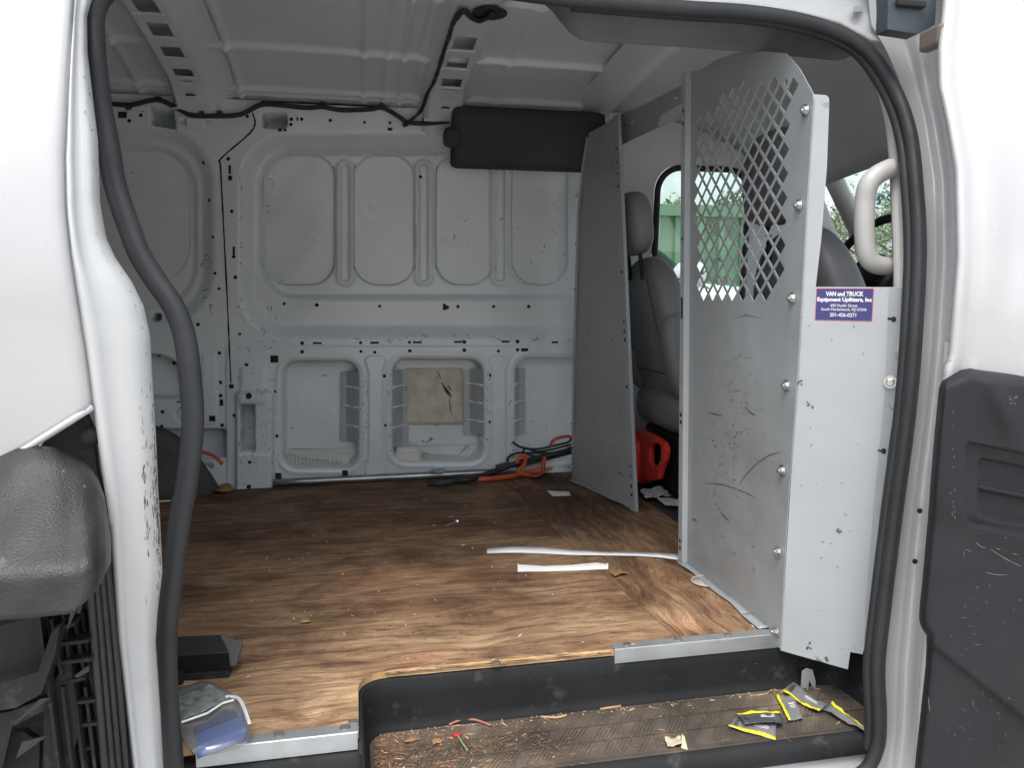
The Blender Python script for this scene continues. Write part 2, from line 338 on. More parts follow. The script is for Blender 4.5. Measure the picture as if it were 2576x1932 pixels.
# ---- far side wall: pressed panel
def sdr(x, y, x0, y0, x1, y1, r):
    qx = np.abs(x-(x0+x1)/2)-(x1-x0)/2+r; qy = np.abs(y-(y0+y1)/2)-(y1-y0)/2+r
    return np.minimum(np.maximum(qx, qy), 0)+np.hypot(np.maximum(qx, 0), np.maximum(qy, 0))-r
def S(d, w): t = np.clip(.5-d/w, 0, 1); return t*t*(3-2*t)
POCK = [(710, 905, 905, 1178, 38), (985, 900, 1218, 1162, 38), (1292, 897, 1520, 1158, 38)]
def wallD(x, y):
    D = .046*S(sdr(x, y, 618, 352, 1640, 836, 105), 40)+.034*S(sdr(x, y, 652, 372, 1640, 748, 92), 22)
    for (a, b) in ((662, 842), (890, 1047), (1098, 1250), (1288, 1442)): D = D+.010*S(sdr(x, y, a, 378, b, 716, 62), 4)
    for (c, w) in ((868, 17), (1070, 17), (1266, 18)):
        d = np.abs(sdr(x, y, c-w, 398, c+w, 712, w)); D = D-.009*np.exp(-(d/6)**2)
        D = D+.004*S(sdr(x, y, c-w+5, 404, c+w-5, 706, w-5), 6)
    D = D+.042*S(sdr(x, y, 90, 332, 522, 812, 130), 46)+.016*S(sdr(x, y, 130, 362, 486, 778, 115), 22)
    D = D+.004*S(sdr(x, y, 150, 366, 470, 712, 100), 5)
    D = D-.008*S(871-y, 7)*S(570-x, 8)
    for (a, b, c, d_, r) in POCK:
        s = sdr(x, y, a, b, c, d_, r); D = D+.098*S(s+4, 9)-.005*np.exp(-((s-9)/6)**2)
    for c in (944, 1254): D = D-.007*S(sdr(x, y, c-17, 900, c+17, 1192, 9)-9*np.exp(-((y-1180)/22)**2)-9*np.exp(-((y-905)/18)**2), 7)
    D = D-.036*S(sdr(x, y, 598, 985, 688, 1290, 10), 12)-.010*S(sdr(x, y, 606, 925, 672, 1010, 10), 14)
    D = D+.13*S(sdr(x, y, 607, 1014, 645, 1131, 4), 4)
    D = D-.004*S(sdr(x, y, 598, 1138, 688, 1290, 4), 5)
    k = (y-296)-.17*(x-410); D = D+.13*S(np.maximum(np.abs(x-410)-32, np.abs(k)-22), 4)
    D = D+.13*S(sdr(x, y, 660, 284, 722, 321, 9), 4)
    D = D+.10*S(sdr(x, y, 376, 789, 399, 809, 9), 6)
    D = D-.012*S(sdr(x, y, 510, 890, 545, 1066, 9), 5)*.6
    D = D+.085*S(np.hypot((x-388)/86, (y-985)/92)*80-80, 8)*S(y-1004, 6)
    D = D+.09*S(sdr(x, y, 395, 1080, 569, 1182, 6), 6)
    D = D+.05*S(np.hypot(x-462, y-1042)-20, 5)
    # door latch band and general oil-canning of the sheet
    D = D+.0012*np.sin(x/31.)*np.sin(y/27.+x/90)
    return D
xs = np.arange(-1.1, .95, .003); zs = np.arange(-.02, 1.338, .003)
X, Z = np.meshgrid(xs, zs); Y0 = wallY(Z); v = np.stack([X, Y0, Z], -1)-CP
dp = v@FW; PX = PW/2+FPX*(v@RT)/dp; PY = PH/2-FPX*(v@UP)/dp
DD = wallD(PX, PY)
wall = gridobj('side_wall', np.stack([X, Y0+DD, Z], -1), WALL, van)
solid(wall, .002, 1)
def WS(px, py, off=.003):      # point on the pressed surface seen at a pixel
    D = float(wallD(np.array(float(px)), np.array(float(py)))); return WP(px, py, D-off)
# outer skin of the van's far side and wall behind
MB().quad([(-2.3, 3.02, -.3), (.9, 3.02, -.3), (.9, 2.97, 1.4), (-2.3, 2.97, 1.4)]).build('outer_skin', PAINT, van)
mb = MB(); ribbon(mb, [WP(a, b, -.004) for a, b in smooth([(655, 254), (760, 258), (870, 263), (966, 268)], 4)], .006, (0, -1, 0)); mb.build('rail_gap', HOLE, wall)
# holes stamped in the wall
hb = MB()
def hole(px, py, r=5, n=10, sq=None):
    pts = circ(px, py, r, n) if sq is None else [(px-sq[0], py-sq[1]), (px+sq[0], py-sq[1]), (px+sq[0], py+sq[1]), (px-sq[0], py+sq[1])]
    D = float(wallD(np.array(float(px)), np.array(float(py))))-.0035
    hb.quad([WP(a, b, D) for a, b in pts[::-1]])
for p in [(760, 863), (907, 862), (1030, 861), (1168, 860), (1302, 859), (760, 885), (908, 884), (1031, 883), (1168, 881), (1302, 880), (943, 886), (1254, 883),
          (603, 840), (620, 918), (693, 985), (697, 1097), (967, 946), (970, 1070), (1231, 944), (1231, 1062), (552, 888), (555, 962), (555, 995), (559, 1070), (541, 687), (551, 726), (498, 816),
          (513, 408), (574, 399), (527, 503), (583, 531), (536, 596), (588, 645), (592, 697), (715, 764), (797, 767), (955, 770), (1125, 773), (1242, 771), (1330, 771), (354, 289), (325, 303), (467, 291), (467, 303), (622, 292),
          (733, 299), (759, 299), (732, 312), (831, 302), (917, 307), (981, 308), (704, 326), (717, 326), (1058, 444), (438, 913), (407, 1073), (409, 1036), (628, 1163), (1152, 771), (590, 1045)]: hole(*p, r=random.choice([4, 4.5, 5]))
hole(626, 996, 8); hole(626, 1225, 6)
for (x, y, a, b) in [(690, 903, 10, 9), (798, 863, 11, 2.5), (942, 862, 11, 2.5), (1050, 861, 11, 2.5), (1152, 860, 10, 2.5), (1272, 859, 10, 2.5), (1320, 880, 9, 4), (1396, 861, 8, 2.5), (1118, 772, 4, 8), (578, 426, 3, 11), (579, 447, 5, 6),
                     (588, 630, 3, 10), (557, 1013, 4.5, 8), (534, 1053, 8, 7), (582, 972, 6, 5), (308, 288, 11, 8), (748, 298, 2, 5), (981, 324, 6, 4), (700, 1198, 8, 8), (868, 1190, 7, 7), (401, 894, 4, 4), (452, 1011, 8, 1.6)]: hole(x, y, sq=(a, b))
hb.build('bolt_holes', HOLE, wall, kind='stuff')
# the dark gap between the two wall pressings
sb = MB(); seam = smooth([(635, 282), (636, 325), (556, 398), (555, 420), (562, 560), (572, 760), (581, 968)], 10)
sb_pts = [WS(a, b, .004) for a, b in seam]; ribbon(sb, sb_pts, .0055, (0, -1, 0)); sb.build('panel_gap', HOLE, wall)
# scuffs on the wall
sc = MB(); scg = MB()
def stroke(px, py, ln, ang, w, surf, nrm, mb, bend=.3):
    pts = []; n = 4; a = ang
    x, y = px, py
    for i in range(n):
        pts.append(surf(x, y)); x += math.cos(a)*ln/n; y += math.sin(a)*ln/n; a += random.uniform(-bend, bend)
    ribbon(mb, pts, w, nrm)
for (x0, y0, x1, y1, n, lo, hi) in [(595, 760, 700, 900, 26, 6, 26), (700, 840, 1430, 858, 40, 4, 26), (590, 935, 690, 1230, 60, 3, 14), (905, 930, 925, 1180, 24, 4, 10), (1215, 930, 1232, 1180, 22, 4, 10), (970, 930, 985, 1160, 16, 4, 10),
        (1280, 930, 1296, 1150, 20, 4, 12), (505, 640, 530, 780, 16, 6, 22), (600, 420, 612, 760, 16, 5, 16), (1080, 520, 1400, 640, 22, 4, 20), (660, 440, 672, 560, 6, 6, 22), (1250, 1060, 1420, 1160, 10, 4, 18), (520, 880, 580, 1060, 12, 5, 14), (1290, 420, 1430, 720, 14, 4, 12)]:
    for _ in range(n):
        a = random.choice([0, 0, math.pi/2, math.pi/2, .8, -1])+random.uniform(-.4, .4)
        if y1-y0 < 30: a *= .15
        stroke(random.uniform(x0, x1), random.uniform(y0, y1), random.uniform(lo, hi), a, random.uniform(.0012, .004), lambda x, y: WS(x, y, .0035), (0, -1, 0), random.choice([sc, scg]))
sc.build('scuff_marks', SCUFFM, wall, kind='stuff'); scg.build('faint_scuffs', SCUFFG, wall, kind='stuff')
# pocket reinforcements with ribs
for (xf, xb, y0, y1, fl) in [(904, 872, 933, 1108, -1), (988, 1013, 930, 1110, 1), (1214, 1182, 928, 1092, -1), (1294, 1306, 925, 1092, 1)]:
    n = 12; G = []
    for i in range(n+1):
        y = y0+(y1-y0)*i/n; sag = 1+.25*math.sin(math.pi*i/n)
        G.append([WP(xf, y+(6 if fl > 0 else 0), .004), WP(xf+(xb-xf)*.5*sag, y, .045), WP(xb, y, .074), WP(xb+fl*15, y+2, .076)])
    rf = gridobj('reinforcement_bracket', G, BRKSHADE, wall, smooth=False); solid(rf, .002, 1)
    for q in (.22, .5, .78):
        y = y0+(y1-y0)*q; mb = MB(); mb.tube([WP(xf, y+6, .0), WP((xf+xb)/2, y+2, .040), WP(xb, y, .070), WP(xb+fl*10, y, .070)], [.005, .0042, .0045, .006], 8); mb.build('rib', WALL, rf, smooth=True)
    mb = MB(); [ribbon(mb, [WP(xf-4*fl, y0+(y1-y0)*q, -.004), WP(xf-16*fl, y0+(y1-y0)*q+random.uniform(-4, 4), -.003)], .006, (0, -1, 0)) for q in np.linspace(.05, .95, 7)]
for (a, b) in ((662, 842), (890, 1047), (1098, 1250), (1288, 1442)):
    pp = smooth(rrect(a, 378, b, 716, 62, 5), 2, True); pts = []
    for (x, y) in pp+[pp[0]]:
        d = wallD(np.array(x+np.sign(x-(a+b)/2)*6.), np.array(y+np.sign(y-547)*6.)); pts.append(WP(x+.8*math.sin(y/23.), y, float(d)+.001))
    MB().tube(pts, .0016, 5, caps=False).build('sealant_bead', SEALB, wall, smooth=True)
# insulation board and inner skin steps in the middle pocket
G = [[WP(1020+144*i/12, 926+142*j/12, .076+.0015*math.sin(i*1.7+j)) for i in range(13)] for j in range(13)]
padO = gridobj('insulation_board', G, PAD, wall); solid(padO, .004, 1)
mb = MB()
for a, b, w in [((1100, 932), (1112, 962), .003), ((1112, 962), (1130, 1005), .006), ((1118, 972), (1140, 1012), .010), ((1130, 1000), (1138, 1060), .003), ((1126, 968), (1138, 990), .006)]:
    stroke(a[0], a[1], math.dist(a, b), math.atan2(b[1]-a[1], b[0]-a[0]), w, lambda x, y: WP(x, y, .071), (0, -1, 0), mb)
mb.build('stain', SCUFFM, padO)
for (x0, x1, y) in [(722, 902, 1130), (1060, 1216, 1122)]: MB().tube([WP(x0, y, .088), WP(x1, y-6, .088)], .004, 8).build('skin_ridge', WALL, wall, smooth=True)
# wheel arch carpet at the rear corner
ww = []
for i in range(13):
    row = []
    for j in range(9):
        t = i/12; x = 330+215*t; top = 1075+150*t**2.2-14*math.sin(t*3); y = top+(1262-8*t-top)*j/8
        row.append(WP(x, y, -.05-.13*(j/8)**.6*(1-.6*t)-.01*math.sin(j+i)))
    ww.append(row)
wa = gridobj('wheel_arch_cover', ww, mat('dark grey wheel arch felt', (.075, .075, .072), .95, var=.2, vscale=12, bump=.5, bscale=300), van); solid(wa, .006, 1)
mb = MB(); mb.add([WP(*p) for p in [(396, 1108, -.012), (470, 1160, -.012), (470, 1176, -.012), (396, 1122, -.012)]], [(0, 1, 2, 3)]); wf = mb.build('wheel_arch_flange', WALL, van); solid(wf, .003)
pl = plate('wheel_arch_bracket', [(500, 1200), (530, 1158), (560, 1152), (569, 1152), (569, 1240), (545, 1236), (540, 1215)], [rrect(523, 1163, 538, 1178, 4)], lambda a, b: WP(a, b, -.02), (0, .003, 0), 1, WALL, van)
# ---- roof skin
xs = np.concatenate([np.arange(-1.6, -.75, .03), np.arange(-.75, .6, .006), np.arange(.6, 1.0, .03)]); ys = np.arange(1.30, 2.84, .004)
X, Y = np.meshgrid(xs, ys); Zr = roofZ(Y)
rib1 = RP(700, 113)[1]; rib2 = RP(700, 221)[1]; rib0 = rib1-.40
for r, d, w in ((rib1, .020, .008), (rib2, .016, .008), (rib2+.03, .010, .006), (rib2+.05, -.008, .012), (rib0, .020, .009), (rib0-.35, .02, .009)): Zr = Zr-d*np.exp(-((Y-r)/w)**2)
for r, d, w in ((.05, .009, .009), (.12, .006, .008), (.17, .010, .008), (.23, .007, .010), (.50, .006, .012), (-.35, .012, .010), (-.66, .012, .012)): Zr = Zr-d*np.exp(-((X-r)/w)**2)
Zr = Zr+.0015*np.sin(X*9)*np.sin(Y*7)
roof = gridobj('roof_panel', np.stack([X, Y, Zr], -1), ROOF, van); solid(roof, .003, 1)
MB().quad([(-2.3, 1.2, 1.53), (2.0, 1.2, 1.53), (2.0, 3.0, 1.53), (-2.3, 3.0, 1.53)]).build('roof_skin', PAINT, van)
# roof edge: drop between roof panel and wall top
G = [[(x, y, z) for x in np.linspace(-1.6, 1.0, 30)] for (y, z) in ((2.775, 1.352), (2.80, 1.345), (2.815, 1.335), (2.80, 1.333), (2.795, 1.341))]
gridobj('roof_rail_lip', G, ROOF, van)
# ---- roof bows: hat sections with lightening holes
def bow(x0, x1, xs0, xs1, holesY, slots, cable=False):
    """bottom face x0..x1, sloping sides out to xs0/xs1 at the roof; holes given as Y ranges"""
    def zb(Y): return roofZ(Y)-.045-.05*max(0, (Y-2.62)/.16)**2
    yr = list(np.linspace(1.32, 2.79, 50)); hl = []
    for (a, b) in holesY: hl.append(rrect(x0+.022, a, x1-.016, b, .006, 3))
    for (a, r) in slots: hl.append([(x0+.5*(x1-x0)+r*1.6*math.cos(t), a+r*.45*math.sin(t)) for t in np.linspace(0, 2*math.pi, 12, endpoint=False)])
    out = [(x0, y) for y in yr]+[(x1, y) for y in yr[::-1]]
    o = plate('roof_bow', out, hl, lambda x, y: (x, y, zb(y)), (0, 0, 1), .002, ROOF, van)
    for s0, s1, f in ((x0, xs0, -1), (x1, xs1, 1)):
        G = [[(s0+(s1-s0)*k+(.012*f if q == 4 else 0), y, zb(y)+(roofZ(y)-.004-zb(y))*h+(.004*math.sin(y*30) if q == 3 else 0)) for y in yr] for q, (k, h) in enumerate(((0, 0), (.15, .04), (.55, .75), (1, .97), (1.0, .985)))]
        sd = gridobj('bow_side', G, ROOF, o)
    # foot where the bow lands on the wall rail
    ft = [[(x0-.02+(x1-x0+.04)*i/8, y, z+.006*math.cos((i-4)*.8)) for i in range(9)] for (y, z) in ((2.74, zb(2.74)-.001), (2.785, 1.352), (2.782, 1.325), (2.775, 1.30), (2.772, 1.275), (2.775, 1.262))]
    fo = gridobj('bow_foot', ft, WALL, o); solid(fo, .003)
    xm = (x0+x1)/2; MB().box((xm, 2.768, 1.252), (.06, .012, .032)).build('foot_tab', WALL, o, bevel=.004)
    for dx in (-.022, .024): MB().lathe((xm+dx, 2.768, 1.305), (0, -1, 0), [(.006, 0), (.006, .004)], 8).build('foot_hole', HOLE, o)
    MB().lathe((xm, 2.70, zb(2.70)-.001), (0, 0, 1), [(.016, -.001), (.016, 0)], 10).build('foot_hole', HOLE, o)
    for (a, b) in holesY: MB().box(((x0+x1)/2, b+.007, zb(b)-.001), (x1-x0-.01, .006, .006)).build('pressed_lip', ROOF, o, bevel=.002)
    return o
yh = [RP(330, 8, -.045)[1], RP(395, 75, -.045)[1], RP(438, 132, -.045)[1], RP(477, 185, -.045)[1]]
L0, L1 = RP(390, 130, -.045)[0], RP(440, 90, -.045)[0]
bow(L0-.0, L0+.092, L0-.03, L0+.165, [(y-.055+.008*i, y+.05-.01*i) for i, y in enumerate(yh)], [(RP(487, 204, -.045)[1], .012), (RP(395+25, 107, -.045)[1], .008)])
R0 = RP(1100, 200, -.045)[0]; yh = [RP(1182, 110, -.045)[1], RP(1154, 158, -.045)[1], RP(1128, 208, -.045)[1], RP(1240, 20, -.045)[1]-.12]
bow(R0-.005, R0+.095, R0-.05, R0+.13, [(y-.05+.008*i, y+.045-.008*i) for i, y in enumerate(yh[:3])]+[(yh[3]-.04, yh[3]+.04)], [(RP(1121, 225, -.045)[1], .013), (RP(1165, 138, -.045)[1], .008)])
# ---- rear closing wall and near-side body behind the sliding door (shade the hold)
G = [[(-1.6, y, z) for y in np.linspace(1.1, 2.95, 6)] for z in np.linspace(-.2, 1.5, 6)]; gridobj('rear_door', G, WALL, van)
G = [[(x, 1.14+.16*max(0, (z-.5)/.8)**2, z) for x in np.linspace(-1.6, -.36, 8)] for z in np.linspace(-.2, 1.5, 12)]; gridobj('near_side_wall', G, WALL, van)
MB().box((.2, 2.14, -.06), (3.7, 1.5, .02)).build('floor_pan', GALV, van)
# ---- door opening: seal
def sealY(z): return 1.135+.19*np.clip((z-.5)/.65, 0, 1.3)**2
def SP(px, py, off=0.):
    Y = 1.2
    for _ in range(14): p = ony(px, py, Y); Y = .5*Y+.5*(float(sealY(p[2]))+off)
    return ony(px, py, Y)
SEALL = [(440, 2010), (435, 1932), (424, 1791), (418, 1674), (421, 1556), (435, 1439), (456, 1282), (468, 1228), (485, 1071), (478, 945), (464, 844), (436, 770), (395, 710), (352, 640), (331, 588), (291, 470), (270, 353), (252, 258), (238, 130), (237, 40), (262, -15), (330, -60), (480, -75)]
SEALT = [(480, -75), (800, -68), (1150, -40), (1450, -2), (1716, 20), (1880, 30), (2010, 50), (2110, 82), (2190, 135), (2250, 225), (2288, 330), (2305, 470), (2312, 640), (2300, 875), (2282, 1071), (2253, 1290), (2225, 1517), (2209, 1674), (2213, 1800), (2207, 1880), (2170, 1945), (2080, 1975)]
pth = smooth([SP(*p) for p in SEALL+SEALT[1:]], 7)
seal = MB().tube(pth, [(.0155 if i < len(SEALL)*7 else .0155-.003*min(1, (i-len(SEALL)*7)/60.))*(1+.035*mnoise.noise(Vector((i*.11, 3, 0)))) for i in range(len(pth))], 14, flat=(1.0, .95)).build('door_seal', RUBBER, van, smooth=True)
# lip of the seal, and a wider inner carrier on the front pillar
lp = smooth([SP(p[0]+17, p[1], .012) for p in SEALL[:-3]], 6); MB().tube(lp, .0055, 8).build('seal_lip', RUBBER, seal, smooth=True)
lp = smooth([SP(p[0]-12, p[1]+16, .02) for p in SEALT[3:8]]+[SP(p[0]-24, p[1]+8, .02) for p in SEALT[8:-2]], 6); MB().tube(lp, .0095, 10).build('seal_carrier', RUBBER, seal, smooth=True)
# ---- rear pillar flange beside the opening (white, scuffed)
CRE = [(-200, 190), (0, 184), (196, 172), (400, 163), (530, 166), (640, 178), (760, 196), (875, 214), (1071, 241), (1290, 272), (1450, 282), (1600, 292), (1760, 312), (1932, 332), (2050, 345)]
EDG = [(-200, 260), (-40, 250), (0, 231), (40, 219), (130, 220), (353, 247), (510, 252), (600, 268), (650, 292), (710, 333), (770, 362), (844, 378), (945, 383), (1087, 392), (1228, 398), (1290, 402), (1439, 409), (1537, 397), (1615, 392), (1674, 396), (1800, 404), (1932, 411), (2050, 416)]
rows = np.linspace(-180, 2030, 150); G = []
PROF = [(0, .010), (.03, .004), (.07, .0), (.16, .001), (.24, .006), (.34, .012), (.5, .015), (.66, .017), (.80, .023), (.92, .033), (.985, .042), (1.0, .05), (1.0, .085)]
for y in rows:
    a, b = interp(CRE, y), interp(EDG, y); base = 1.015+.12*max(0, (760-y)/760)**2*.9
    G.append([ony(a+(b-a)*t+(6*math.sin(y/60.) if .1 < t < .9 else 0)*.15, y, base+d) for t, d in PROF])
cp_ = gridobj('rear_pillar', G, JAMB, van)
sm = MB(); smg = MB()
def CPS(px, py):
    a, b = interp(CRE, py), interp(EDG, py); t = (px-a)/(b-a); base = 1.015+.12*max(0, (760-py)/760)**2*.9
    return ony(px, py, base+np.interp(t, [q[0] for q in PROF[:-1]], [q[1] for q in PROF[:-1]])-.0009)
for _ in range(34):
    y = random.uniform(180, 1000); b = interp(EDG, y); stroke(b-random.uniform(5, 26), y, random.uniform(3, 12), math.pi/2+random.uniform(-.6, .6), random.uniform(.0004, .0012), CPS, (0, -1, 0), random.choice([sm, smg]))
for _ in range(150):
    y = random.gauss(1260, 110); b = interp(EDG, y); off = random.choice([random.expovariate(1/5.), random.expovariate(1/5.), random.gauss(30, 3)])
    stroke(b-3-min(off, 40), y, random.uniform(6, 34), math.pi/2+random.uniform(-.10, .10), random.uniform(.0004, .0013), CPS, (0, -1, 0), random.choice([sm, sm, smg]), .12)
for _ in range(60):
    y = random.gauss(1290, 80); b = interp(EDG, y); stroke(b-3-random.uniform(0, 7), y, random.uniform(3, 8), random.uniform(.6, 2.2), random.uniform(.0008, .0022), CPS, (0, -1, 0), sm)
sm.build('scuff_marks', SCUFFM, cp_, kind='stuff'); smg.build('faint_scuffs', SCUFFG, cp_, kind='stuff')
# ---- sliding door pushed back along the body: outer panel at the left
dr = MB()
nu, nv = 24, 60; G = []
def ybot(x): return 1040+(207-x)*.63
for j in range(nv+1):
    row = []
    for i in range(nu+1):
        u = i/nu; x0 = -160
        y = -200+1240*j/nv
        for _ in range(5):
            xc = min(interp(CRE, y)+2, 232); x = x0+(xc-x0)*u; y = -200+(ybot(x)+200)*j/nv
        base = 1.012+.10*max(0, (760-y)/760)**2
        row.append(ony(x, y, base-.030*(1-u)-.002*math.sin(min(1, (1-u)*6)*math.pi/2)+(.008*(u-.95)/.05 if u > .95 else 0)))
    G.append(row)
sdoor = gridobj('sliding_door', G, PAINT, van); solid(sdoor, .012, 1)
MB().tube(smooth(G[-1][::3], 3), .0045, 8).build('door_hem', PAINT, sdoor, smooth=True)
lin = plate('lower_liner', [(-160, 1260), (60, 1160), (206, 1022), (232, 1080), (243, 1180), (268, 1300), (286, 1560), (318, 1800), (345, 2040), (-160, 2040)], [], lambda a, b: ony(a, b, 1.035+.00004*(a-200)), (0, 1, 0), .012, BLACKP, sdoor)
for px, py in ((227, 1098), (293, 1648)): MB().lathe(ony(px, py, 1.034), (.5, -1, 0), [(.012, 0), (.012, .006), (.006, .011)], 14).build('clip_head', BLACKP, sdoor, smooth=True)
# rounded moulding with a torn-open end
G = []
mo_top = [(-200, 1215), (0, 1150), (40, 1134), (90, 1128), (140, 1134), (195, 1160), (235, 1190), (258, 1225), (270, 1300)]
for i in range(30):
    t = i/29; x = -200+470*t; yt = interp(mo_top, x); yb = 1575-40*t-(0 if t < .8 else 120*((t-.8)/.2)**1.6); yt += 55*max(0, (t-.86)/.14)**2
    row = []
    for j in range(32):
        s = j/31; y = yt+(yb-yt)*s
        q_ = s/.74; bul = (.10+.90*q_-.10*max(0, 1-q_/.14)**2 if q_ < .9 else .10+.90*.9+.09*math.sin(min(1, (q_-.9)/.16)*math.pi/2)); e = min(1, (1-t)/.10)**.6
        row.append(ony(x, y, 1.0-.17*bul*(.30+.70*e)+.0012*math.sin(i*.6+j*.5)))
    G.append(row)
mo = gridobj('door_moulding', G, DUSTY, sdoor); solid(mo, .004, 1)
# broken clips and ribs behind the torn end
def clip(pts, Y, t, m=BLACKP, nm='broken_clip'):
    return plate(nm, pts, [], lambda a, b: ony(a, b, Y), (0, 1, 0), t, m, sdoor)
clip([(200, 1430), (222, 1390), (300, 1932), (330, 2010), (292, 2010), (250, 1700), (222, 1560)], .992, .03)
for q_ in range(4): MB().tube([ony(214+q_*15, 1260+q_*10, .968+.008*q_), ony(222+q_*15, 1420, .966+.008*q_), ony(240+q_*17, 1660, .972+.008*q_), ony(268+q_*17, 1990, .976+.008*q_)], .0045, 8).build('side_rib', DUSTY, sdoor, smooth=True)
clip([(224, 1400), (238, 1330), (262, 1330), (290, 1600), (312, 1860), (318, 1990), (300, 1990), (268, 1640), (236, 1460)], 1.005, .02, DUSTY)
clip([(0, 1575), (120, 1540), (128, 1610), (96, 1690), (0, 1722), (-80, 1740), (-80, 1590)], .965, .02)
clip([(0, 1722), (96, 1690), (130, 1590), (150, 1575), (140, 1640), (104, 1745), (40, 1782), (-80, 1800), (-80, 1742)], .94, .035)
clip([(110, 1770), (165, 1660), (178, 1690), (190, 1800), (196, 1850), (160, 1990), (110, 1990)], .965, .02)
clip([(-80, 1810), (30, 1790), (118, 1755), (130, 1780), (30, 1830), (-10, 2000), (-80, 2000)], .955, .012)
def lat(x, y): return (x+(y-1560)*.13+(4*math.sin(y/37.)), y)
for k, x in enumerate((96, 128, 158, 186, 208)):      # clip lattice behind the torn end
    ys_ = [(1560, 1700), (1730, 1990)] if k % 2 else [(1540, 1990)]
    for (a, b) in ys_: clip([lat(x, a), lat(x+8, a), lat(x+9, (a+b)/2), lat(x+8, b), lat(x, b)], .95+.008*k, .03, BLACKP, 'lattice_rib')
for k, y in enumerate((1580, 1622, 1668, 1716, 1772, 1830, 1890)):
    x0, x1 = (104, 216) if k % 3 else (134, 190); clip([lat(x0, y), lat(x1, y-12), lat(x1, y-4), lat((x0+x1)/2, y+3), lat(x0, y+9)], .952+.004*k, .026, BLACKP, 'lattice_rib')
clip([(-60, 1850), (60, 1842), (100, 1870), (96, 1990), (-60, 1990)], .985, .01, BLACKP, 'lattice_plate')
for (p, Yt) in [([(168, 1590), (198, 1520), (178, 1535)], .94), ([(165, 1548), (205, 1500), (190, 1512)], .945), ([(196, 1500), (205, 1530), (200, 1545), (190, 1540)], .943), ([(32, 1826), (128, 1756), (100, 1760)], .94), ([(40, 1910), (120, 1852), (55, 1868)], .938), ([(186, 1702), (222, 1676), (224, 1690), (196, 1706)], .94)]: clip(p, Yt, .003, DUSTY, 'torn_edge')
# ---- front door (closed) at the right with its black moulding
DED = [(-200, 2385), (0, 2372), (118, 2359), (219, 2360), (313, 2380), (431, 2400), (650, 2404), (914, 2382), (1189, 2350), (1400, 2335), (1600, 2328), (1932, 2304), (2060, 2296)]
def fdY(y): return 1.035+.15*max(0, (800-y)/800)**2
G = []
for y in np.linspace(-190, 2050, 110):
    a = interp(DED, y)-8*(y > 900); row = []
    for t, d in [(0, .05), (0, .02), (.012, .006), (.035, 0), (.07, -.002), (.1, .002), (.14, .004), (.2, -.004)]+[(q, -.004-.035*math.sin((q-.2)*1.3)+.012*math.exp(-((q-.42)/.1)**2)*math.exp(-((y-620)/160)**2)) for q in np.linspace(.24, 1, 14)]: row.append(ony(a+(2760-a)*t, y, fdY(y)+d))
    G.append(row)
fdoor = gridobj('front_door', G, PAINT, van); solid(fdoor, .008, 1)
MLE = [(925, 2440), (935, 2398), (950, 2374), (975, 2362), (1100, 2350), (1189, 2343), (1282, 2336), (1460, 2320), (1530, 2313), (1560, 2312), (1580, 2318), (1600, 2331), (1674, 2327), (1932, 2301), (2060, 2290)]
def st(v, w): t = min(1, max(0, .5-v/w)); return t*t*(3-2*t)
def mD(x, y):
    top = 926+.145*max(0, x-2440)+(0 if x > 2440 else (2440-x)*.4); a = interp(MLE, max(y, 925))
    d = min((x-a)/26., (y-top)/34.); pr = math.sqrt(max(0, 1-(1-min(1, max(0, d)))**2))
    D = -.008-.046*pr; ys_ = y-.20*(x-2430); X_, Y_ = np.array(x), np.array(ys_)
    D += .012*st(float(sdr(X_, Y_, 2428, 1112, 2900, 1318, 14)), 7)+.012*st(float(sdr(X_, Y_, 2460, 1145, 2900, 1290, 16)), 7)-.010*st(float(sdr(X_, Y_, 2462, 1212, 2900, 1226, 6)), 8)
    D += .009*st(-(y-(1345+.42*(x-2480))), 90)*st(y-1950, 300)-.004+.010*st(-(y-(1615+.80*(x-2331))), 22)
    D -= .012*math.exp(-((x-2515-.35*(y-1000))/34)**2)*math.exp(-((y-1020)/90)**2)
    return D
us = np.concatenate([np.linspace(0, .12, 12), np.linspace(.13, 1, 90)]); G = []
for jv in np.concatenate([np.linspace(0, .06, 10), np.linspace(.065, .45, 120), np.linspace(.455, 1, 90)]):
    row = []
    for u in us:
        x = 2440+(2760-2440)*u; y = 928
        for _ in range(3):
            top = 926+.145*max(0, x-2440)+(0 if x > 2440 else (2440-x)*.4); y = top+(2050-top)*jv; a = interp(MLE, max(y, 925)); x = a+(2760-a)*u
        row.append(ony(x, y, fdY(y)+mD(x, y)))
    G.append(row)
mo2 = gridobj('door_moulding', G, MOULD, fdoor); solid(mo2, .004, 1)
mb = MB(); MS = lambda px, py: ony(px, py, fdY(py)+mD(px, py)-.0012)
for _ in range(46): stroke(random.uniform(2385, 2560), random.uniform(1340, 1900), random.uniform(5, 26), random.gauss(.6, .5), random.uniform(.0004, .0011), MS, (0, -1, 0), mb, .3)
for _ in range(16): stroke(random.uniform(2392, 2402)+random.uniform(-4, 4), random.uniform(1000, 1300), random.uniform(5, 16), 1.5+random.uniform(-.3, .3), random.uniform(.0005, .0013), MS, (0, -1, 0), mb, .3)
for _ in range(8): stroke(2545+random.uniform(-8, 8), 1005+random.uniform(-10, 10), random.uniform(6, 16), random.uniform(-.4, 1.2), .0014, MS, (0, -1, 0), mb, .5)
for a, b in (((2455, 1365), (2480, 1378)), ((2490, 1380), (2570, 1425)), ((2480, 1440), (2535, 1445)), ((2335, 1755), (2340, 1790))): ribbon(mb, [MS(a[0]+(b[0]-a[0])*t, a[1]+(b[1]-a[1])*t+4*math.sin(t*3)) for t in np.linspace(0, 1, 8)], .0012, (0, -1, 0))
mb.build('scratches', mat('pale scratch', (.12, .12, .118), .7), mo2, kind='stuff')
